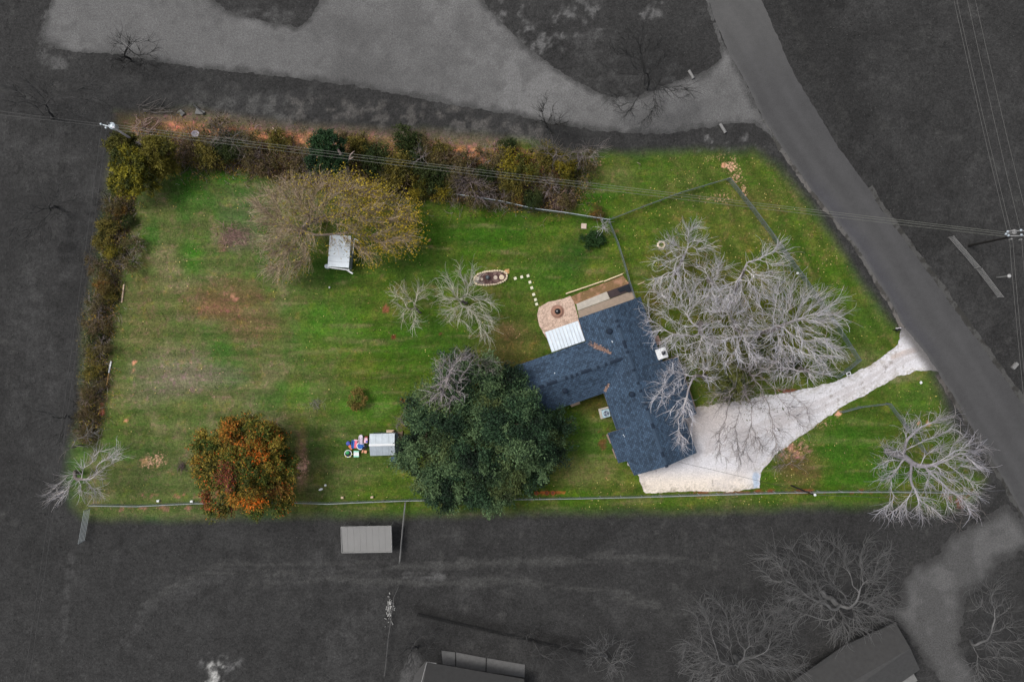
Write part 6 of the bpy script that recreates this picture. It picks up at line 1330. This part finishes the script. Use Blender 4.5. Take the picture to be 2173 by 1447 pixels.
t = toy('toy_chair', 775, 957.5, 'peach-coloured plastic seat near the lower left of the shed', -.3); MB().box(-.36, -.2, 0, .3, .2, .3, bev=.06).build('seat', M['peach'], t); MB().box(-.36, -.22, .3, -.2, .2, .52, bev=.04).build('backrest', M['peach'], t)
mb = MB(); mb.slab([(-.5, -.5, .25), (.5, .1, .4), (.5, .35, .4), (.05, .3, .42)], .06); mb.slab([(-.05, .45, .5), (.35, .0, .5), (.2, .5, .5)], .03); o = mb.build('black_sheet', M['tarp']); o.location = P(773, 949, 0); tag(o, 'crumpled black sheet between the blue tub and the shed', 'sheet')
# ------------------------------------------------------------------ small things
dsh = thing('satellite_dish', P(433, 296, 0), 'pale grey satellite dish tilted up in the north hedge', 'satellite dish', .2)
mb = MB(); mb.lathe(0, 0, [(.02, -.14), (.3, -.1), (.5, .02), (.52, .05), (.48, .05), (.28, -.05), (.02, -.09)], 20, 1, .8, cap=False); o = mb.build('dish', mat_plain('dish_grey', (178, 170, 178), .6), dsh, True); o.location = (0, 0, 2.6); o.rotation_euler = (.35, .5, .4)
mb = MB(); mb.tube([(0, 0, 0), (0, 0, 2.5)], .05, 6); mb.build('mast', M['galv'], dsh); mb = MB(); mb.tube([(0, 0, 2.55), (-.25, -.45, 3.0)], .025, 5); mb.build('arm', M['galv'], dsh)
def small(name, pts, z0, z1, mat, label, cat): return flat(name, pts, z0, z1, mat, label, cat, None)
small('concrete_slab', [(378, 239), (385, 233), (394, 242), (387, 248)], 0, .25, M['greyconc'], 'square pale concrete slab lying left of the broken one', 'slab'); small('concrete_slab', [(415, 243), (418, 230), (436, 238), (434, 244)], 0, .2, M['greyconc'], 'broken pale concrete slab with a dark beam across it', 'slab')
plank('dark_beam', (413, 224), (434, 243), .2, .2, .36, M['black'], 'dark beam lying across the broken concrete slab', 'beam')
wd = dict(cat='pipe')
def culvert(a, b, label):
    A = Vector(P(*a, .15)); B = Vector(P(*b, .15)); cu = thing('culvert_pipe', A, label, 'pipe'); mb = MB(); mb.tube([(0, 0, 0), B - A], .2, 12); mb.build('tube', M['greymetal'], cu); mb = MB(); d = (B - A).normalized(); mb.tube([B - A - d * .05, B - A + d * .06], .23, 12); mb.build('collar', M['greymetal'], cu)
culvert((1462, 150), (1471, 166), 'short grey culvert pipe at the upper side of the yard entrance'); culvert((1528, 263), (1539, 281), 'short grey culvert pipe at the lower side of the yard entrance')
mbx = thing('mailbox', P(1896, 700, 0), 'black rural mailbox on a post at the mouth of the driveway', 'mailbox', .25)
MB().box(-.05, -.05, 0, .05, .05, 1.05).build('post', M['black'], mbx); mb = MB(); mb.tube([(-.28, 0, 1.18), (.32, 0, 1.18)], .14, 10); mb.box(-.28, -.14, 1.04, .32, .14, 1.18); mb.build('box', M['black'], mbx); MB().box(.1, .14, 1.15, .13, .16, 1.4).build('flag', M['red'], mbx)
mb = MB(); mb.lathe(.45, .1, [(.12, .0), (.1, .9), (.13, .95), (.04, 1.0)], 8); mb.build('side_post', M['polegrey'], mbx)
sp_ = thing('solar_panel', P(1790, 792, 0), 'small white-framed solar panel on the gate post beside the driveway', 'solar panel', math.radians(24)); MB().box(-.06, -.06, 0, .06, .06, 1.35).build('post', M['darkrail'], sp_)
mb = MB(); mb.slab([(-.3, -.24, 1.4), (.3, -.24, 1.4), (.3, .24, 1.5), (-.3, .24, 1.5)], .05); f_ = mb.build('frame', M['white'], sp_); mb = MB(); mb.slab([(-.19, -.15, 1.425), (.19, -.15, 1.425), (.19, .15, 1.49), (-.19, .15, 1.49)], .012); mb.build('cells', M['black'], f_)
bb = thing('lamp_post', P(2115, 589, 0), 'short grey post with a white globe beside the pipe gates', 'post'); mb = MB(); mb.tube([(0, 0, 0), (0, 0, 2.2)], .09, 8); mb.build('shaft', M['greymetal'], bb); mb = MB(); mb.lathe(0, 0, [(.08, 2.2), (.24, 2.3), (.24, 2.45), (.08, 2.55)], 12); mb.build('globe', mat_plain('globe_grey', (176, 176, 176), .5), bb)
plank('stump_block', (2147, 782), (2157, 770), .5, 0, .35, M['greymetal'], 'grey block lying in the right field near the edge', 'block')
def pots(u_, v_, label):
    t = thing('clay_pot', P(u_, v_, 0), label, 'pot', 0, 'clay pots along the south fence'); mb = MB(); mb.lathe(0, 0, [(.2, 0), (.28, .3), (.31, .3), (.31, .38), (.26, .38), (.22, .3)], 14, cap=False); mb.build('pot', M['clay'], t); mb = MB(); mb.lathe(0, 0, [(.25, .3), (.1, .33)], 12); mb.build('soil', M['rust'], t)
pots(1138, 1045, 'orange clay pot along the fence, apart to the left of the pair'); pots(1160, 1044.5, 'orange clay pot, left one of the close pair by the fence'); pots(1173, 1044.5, 'orange clay pot, right one of the close pair by the fence')
plank('rusty_trough', (1073, 1050), (1096, 1050), .3, 0, .25, M['rust'], 'low rusty red trough under the right edge of the oaks', 'trough')
for i, (u_, v_, w) in enumerate([(337, 1062, 'along the south fence, leftmost'), (408, 1063, 'along the south fence just left of the autumn tree'), (727, 1055, 'along the south fence, left of the other near the shed'), (790, 1054, 'along the south fence below the metal-roofed shed')]):
    flat('white_block', [(u_ - 2.6, v_ - 2), (u_ + 2.6, v_ - 2.2), (u_ + 2.6, v_ + 1.8), (u_ - 2.6, v_ + 2)], 0, .3, M['white'] if i < 2 else M['palewood'], ('white' if i < 2 else 'cream') + ' block ' + w, 'block', None)
for (u_, v_, r_, w) in [(691, 1029, .17, 'white ball-like jug on the grass right of the autumn tree'), (699.5, 610, .13, 'small white ball on the lawn below the barrel'), (1680, 580, .2, 'small white object on the grass behind the street fence')]:
    mb = MB(); mb.lathe(0, 0, [(r_ * .6, 0), (r_, r_ * .5), (r_ * .8, r_ * 1.3), (r_ * .25, r_ * 1.6), (r_ * .2, r_ * 1.9)], 10); o = mb.build('white_jug', M['white']); o.location = P(u_ + (12 if u_ == 1680 else 0), v_, 0); tag(o, w, 'jug')
flat('white_bag', [(676, 1039), (681, 1035), (686, 1036), (684, 1039), (679, 1040.5)], 0, .12, M['white'], 'flat white crumpled bag on the grass right of the autumn tree', 'bag', None)
flat('white_bag', [(1951, 811), (1954, 808), (1957, 812), (1953, 815)], 0, .12, M['white'], 'scrap of white bag in the grass near the road end of the driveway', 'bag', None)
# brush heaps: sticks
def heap(label, u_, v_, ru, rv, n, L_, col, seed, z=.5, r0=.05, d0=None):
    rng = np.random.default_rng(seed); c0 = np.array(P(u_, v_, 0)); root = thing('brush_pile', tuple(c0), label, 'brush pile')
    a = rng.normal(size=(n, 3)) * np.array([ru * S, rv * S, 0]) * .5; a[:, 2] = rng.random(n) * z + .05
    an = rng.random(n) * 6.28 if d0 is None else d0 + rng.normal(size=n) * .5
    d = np.stack([np.cos(an), np.sin(an), rng.normal(size=n) * .12], 1) * (L_ * (.4 + .8 * rng.random(n)))[:, None]
    b = a + d; b[:, 2] = np.clip(b[:, 2], .05, 9); rr = r0 * (.4 + .9 * rng.random(n))
    V, F, k = tubes(a, b, rr, rr * .6, 5); cc = lin(col)[None] * np.repeat(.6 + .7 * rng.random(n), k)[:, None]
    o = link('sticks', np_mesh('sticks', V, F, cc), M['twigs'], root); o['kind'] = 'stuff'
heap('heap of pinkish dead branches by the transformer pole', 306, 276, 22, 18, 60, 1.7, (150, 128, 120), 1, .8, .05, None); heap('heap of purplish brush on the lawn left of the willow', 497, 500, 34, 20, 240, 1.0, (142, 116, 108), 2, .3, .03)
heap('tangle of grey branches in the hedge at the transformer pole foot', 300, 325, 18, 14, 60, 1.5, (140, 120, 122), 3, .6, .04); heap('thin grey sticks strewn above the transformer pole', 320, 235, 46, 12, 36, 2.6, (96, 92, 90), 4, .3, .035, .1)
heap('forked pale branch lying below the satellite dish', 420, 312, 18, 8, 14, 1.8, (160, 142, 150), 5, .5, .05); heap('tangled brown brush beside the curved fallen branch at the fence', 1186, 432, 18, 12, 90, 1.0, (120, 100, 96), 6, .4, .03)
heap('small dark twig pile left of the autumn tree', 388, 988, 10, 8, 60, .7, (96, 84, 80), 7, .2, .03); heap('grey twig tuft on the lawn above the metal-roofed shed', 672, 857, 14, 8, 60, .8, (134, 130, 122), 8, .15, .02)
heap('white rubble along the neighbouring fence', 828, 1292, 8, 26, 70, .3, (170, 170, 168), 9, .3, .07, 1.4); heap('grey scattered branches at the lower edge of the old tree', 2050, 1090, 60, 20, 40, 2.0, (92, 88, 86), 10, .3, .03)
# curved limb by the fence
cl = MB(); cl.tube([Vector(P(1172, 428, .2)) - Vector(P(1172, 428, 0)), Vector(P(1188, 414, .8)) - Vector(P(1172, 428, 0)), Vector(P(1199, 404, 1.2)) - Vector(P(1172, 428, 0)), Vector(P(1200, 390, 1.3)) - Vector(P(1172, 428, 0))], [.1, .09, .07, .03], 6)
o = cl.build('curved_limb', M['wood']); o.location = P(1172, 428, 0); tag(o, 'curved brown limb hooking upward beside the fence in the hedge', 'limb')
# ------------------------------------------------------------------ neighbour buildings
nb = thing('carport', P(777, 1145, 2.3), 'plain light grey flat metal roof standing in the dark field', 'carport'); nb.location.z = 0
nq = [P(723.5, 1118, 2.4), P(830, 1116, 2.4), P(831.5, 1171, 2.4), P(725.5, 1172.5, 2.4)]; c0 = nb.location
for i in range(8):
    def lp(a, b, t): return tuple(np.array(a) * (1 - t) + np.array(b) * t)
    A_, B_ = lp(nq[0], nq[1], (i + .0) / 8 + .001), lp(nq[0], nq[1], (i + 1) / 8 - .001); D_, C_ = lp(nq[3], nq[2], i / 8 + .001), lp(nq[3], nq[2], (i + 1) / 8 - .001)
    mb = MB(); mb.slab(ccw([(q[0] - c0.x, q[1] - c0.y, q[2] + (.0 if j in (0, 1) else -.1)) for j, q in enumerate((A_, B_, C_, D_))]), .06); mb.build('roof_panel', M['greymetal'], nb)
mb = MB()
for i in range(4): a, b = nq[i], nq[(i + 1) % 4]; mb.tube([(a[0] - c0.x, a[1] - c0.y, 2.38), (b[0] - c0.x, b[1] - c0.y, 2.38)], .07, 4)
mb.build('edge_trim', mat_plain('edge_light', (138, 138, 137), .6), nb)
for q in nq + [lp(nq[0], nq[1], .5), lp(nq[3], nq[2], .5)]: MB().cyl((q[0] - c0.x) * .96, (q[1] - c0.y) * .94, 0, 2.25, .05, 8).build('post', M['greymetal'], nb)
nh_ = thing('neighbour_house', P(1830, 1440, 0), 'grey-roofed neighbouring house cut off by the bottom edge on the right', 'house'); c0 = nh_.location
gr1 = mat_plain('grey_roof_shaded', (56, 56, 56), .8); gr2 = mat_plain('grey_roof_lit', (66, 66, 66), .8)  # one roof grey in two tones, painting a shaded and a lit slope
def nr(pts, z, mat, nm='roof'):
    mb = MB(); mb.slab(ccw([tuple(np.array(P(a, b, zz)) - np.array([c0.x, c0.y, 0])) for (a, b, zz) in pts]), .12); return mb.build(nm, mat, nh_)
nr([(1680, 1447, 2.6), (1790, 1370, 2.6), (1900, 1320, 2.6), (1932, 1375, 3.8), (1800, 1450, 3.8), (1730, 1520, 3.8)], 0, gr1); nr([(1932, 1375, 3.8), (1952, 1420, 2.6), (1880, 1470, 2.6), (1790, 1550, 2.6), (1730, 1520, 3.8), (1800, 1450, 3.8)], 0, gr2)
mb = MB(); mb.prism([tuple((np.array(P(a, b, 0)) - np.array(c0))[:2]) for a, b in ((1750, 1440), (1885, 1350), (1925, 1425), (1790, 1520))], 0, 2.4); mb.build('wall', M['greyconc'], nh_)
def npath(pts, label, nm='concrete_path', mat=None): flat(nm, pts, 0, .1, mat or mat_plain('dim_concrete', (98, 98, 98), .9), label)
npath([(937, 1379), (966, 1383), (966, 1413), (940, 1410)], 'first grey concrete square of the neighbour path, left end'); npath([(968, 1383), (1031, 1395), (1030, 1424), (968, 1413)], 'middle grey concrete square of the neighbour path'); npath([(1033.5, 1395), (1114, 1409), (1113, 1436), (1032.5, 1424)], 'right grey concrete square of the neighbour path')
npath([(903, 1402), (926, 1406), (905, 1447), (896, 1490), (866, 1490), (880, 1430)], 'dim concrete strip running down to the bottom edge', mat=mat_plain('dim_concrete2', (74, 74, 74), .9))
nh2 = thing('neighbour_house', P(1000, 1470, 0), 'dark roof edge of the neighbouring building at the bottom edge, left of centre', 'house'); c0 = nh2.location
mb = MB(); mb.slab(ccw([tuple(np.array(P(a, b, 3)) - np.array([c0.x, c0.y, 0])) for a, b in ((906, 1404), (1112, 1440), (1130, 1600), (880, 1560))]), .2); mb.build('roof', mat_plain('dark_roof', (50, 50, 50), .9), nh2)
mb = MB(); mb.prism([tuple((np.array(P(a, b, 0)) - np.array(c0))[:2]) for a, b in ((915, 1425), (1105, 1455), (1120, 1600), (900, 1570))], 0, 2.75); mb.build('wall', M['greyconc'], nh2)
mb = MB(); a, b, c3 = [np.array(P(*q, 3.02)) - np.array([c0.x, c0.y, 0]) for q in ((880, 1500), (906, 1403.5), (926, 1407))]; mb.tube([a, b, c3], .06, 4); mb.build('gutter', mat_plain('gutter_grey', (140, 140, 140), .6), nh2)
# fallen leaves on the grass: nobody could count them
rng = np.random.default_rng(77); n = 5200
lu = rng.uniform(1230, 2060, n); lv = rng.uniform(330, 1090, n); xx = (lu - CU) * S; yy = -(lv - CV) * S
kp = (lotmask(xx, yy, 10, -6) > .5) & (sdf(DRIVE, lu, lv) > 6) & (vn(xx, yy, 4, 19, 3) > rng.uniform(.3, .75, n)) & ~((lu > 1225) & (lu < 1480) & (lv > 640) & (lv < 1010)); lu2 = rng.uniform(200, 1230, 900); lv2 = rng.uniform(300, 1090, 900)
xx = np.concatenate([xx[kp], (lu2 - CU) * S]); yy = np.concatenate([yy[kp], -(lv2 - CV) * S]); m2 = lotmask(xx, yy, 10, -6) > .5; xx = xx[m2]; yy = yy[m2]
C = np.stack([xx, yy, .03 + rng.random(len(xx)) * .03], 1); V, F = leaf_quads(rng, C, norm(rng.normal(size=C.shape)), .15 * (.5 + .9 * rng.random(len(C))), .8); V[:, 2] = .03 + (V[:, 2] - .03) * .3
cc = np.repeat(np.array([lin((186, 170, 90)), lin((160, 128, 84)), lin((206, 190, 120)), lin((176, 150, 120))])[rng.integers(0, 4, len(C))], 4, 0)
tag(link('fallen_leaves', np_mesh('fallen_leaves', V, F, cc), M['foliage']), 'yellow fallen leaves scattered over the grass', kind='stuff')
# grass tufts and weeds: crisp clumps on the ground sheet
rng = np.random.default_rng(78); n = 90000
tx = rng.uniform(-70, 70, n); ty = rng.uniform(-47, 47, n); tu = tx / S + CU; tv = -ty / S + CV
lmk = lotmask(tx, ty, 14, 0)
ok_ = (sdf(DRIVE, tu, tv) > 1) & (sdf(LOTG, tu, tv) > 4) & (sdf(ROAD_L + ROAD_R[::-1], tu, tv) > 7) & (sdf(PATIO, tu, tv) > 2) & (sdf(BEDP, tu, tv) > 1) & (sdf(NDR, tu, tv) > 3) & (sdf(OVAL, tu, tv) > 3) & (vn(tx, ty, 1.6, 44, 4) > rng.uniform(.3, .7, n))
tx, ty, lmk = tx[ok_], ty[ok_], lmk[ok_]; m = len(tx); C = np.stack([tx, ty, .02 + rng.random(m) * .05], 1)
V, F = leaf_quads(rng, C, norm(rng.normal(size=C.shape) * np.array([1, 1, .4])), .20 * (.4 + rng.random(m)), .35); V[:, 2] = np.maximum(V[:, 2], .004)
pg_ = np.array([lin(q) for q in ((58, 92, 22), (44, 72, 20), (84, 104, 40), (112, 112, 66), (128, 118, 88))]); pick = np.clip((vn(C[:, 0], C[:, 1], 6, 45, 3) - .2) * 5 + rng.normal(size=m) * 1.1, 0, 4).astype(int)
wst = 1 - sstep(-34, -18, C[:, 0]); pick = np.clip(pick + (rng.random(m) < wst * .6), 0, 4)
gcol = pg_[pick]; ggy = np.array([lin((50, 50, 50)), lin((64, 64, 63)), lin((42, 42, 42)), lin((78, 78, 77))])[rng.integers(0, 4, m)]
tag(link('grass', np_mesh('grass', V, F, np.repeat(ggy + (gcol - ggy) * lmk[:, None], 4, 0)), M['foliage']), 'low grass tufts and weeds growing on the lawn and field', kind='stuff')
print('objects', len(bpy.data.objects), 'tris', sum(len(o.data.loops) - 2 * len(o.data.polygons) for o in bpy.data.objects if o.type == 'MESH'))
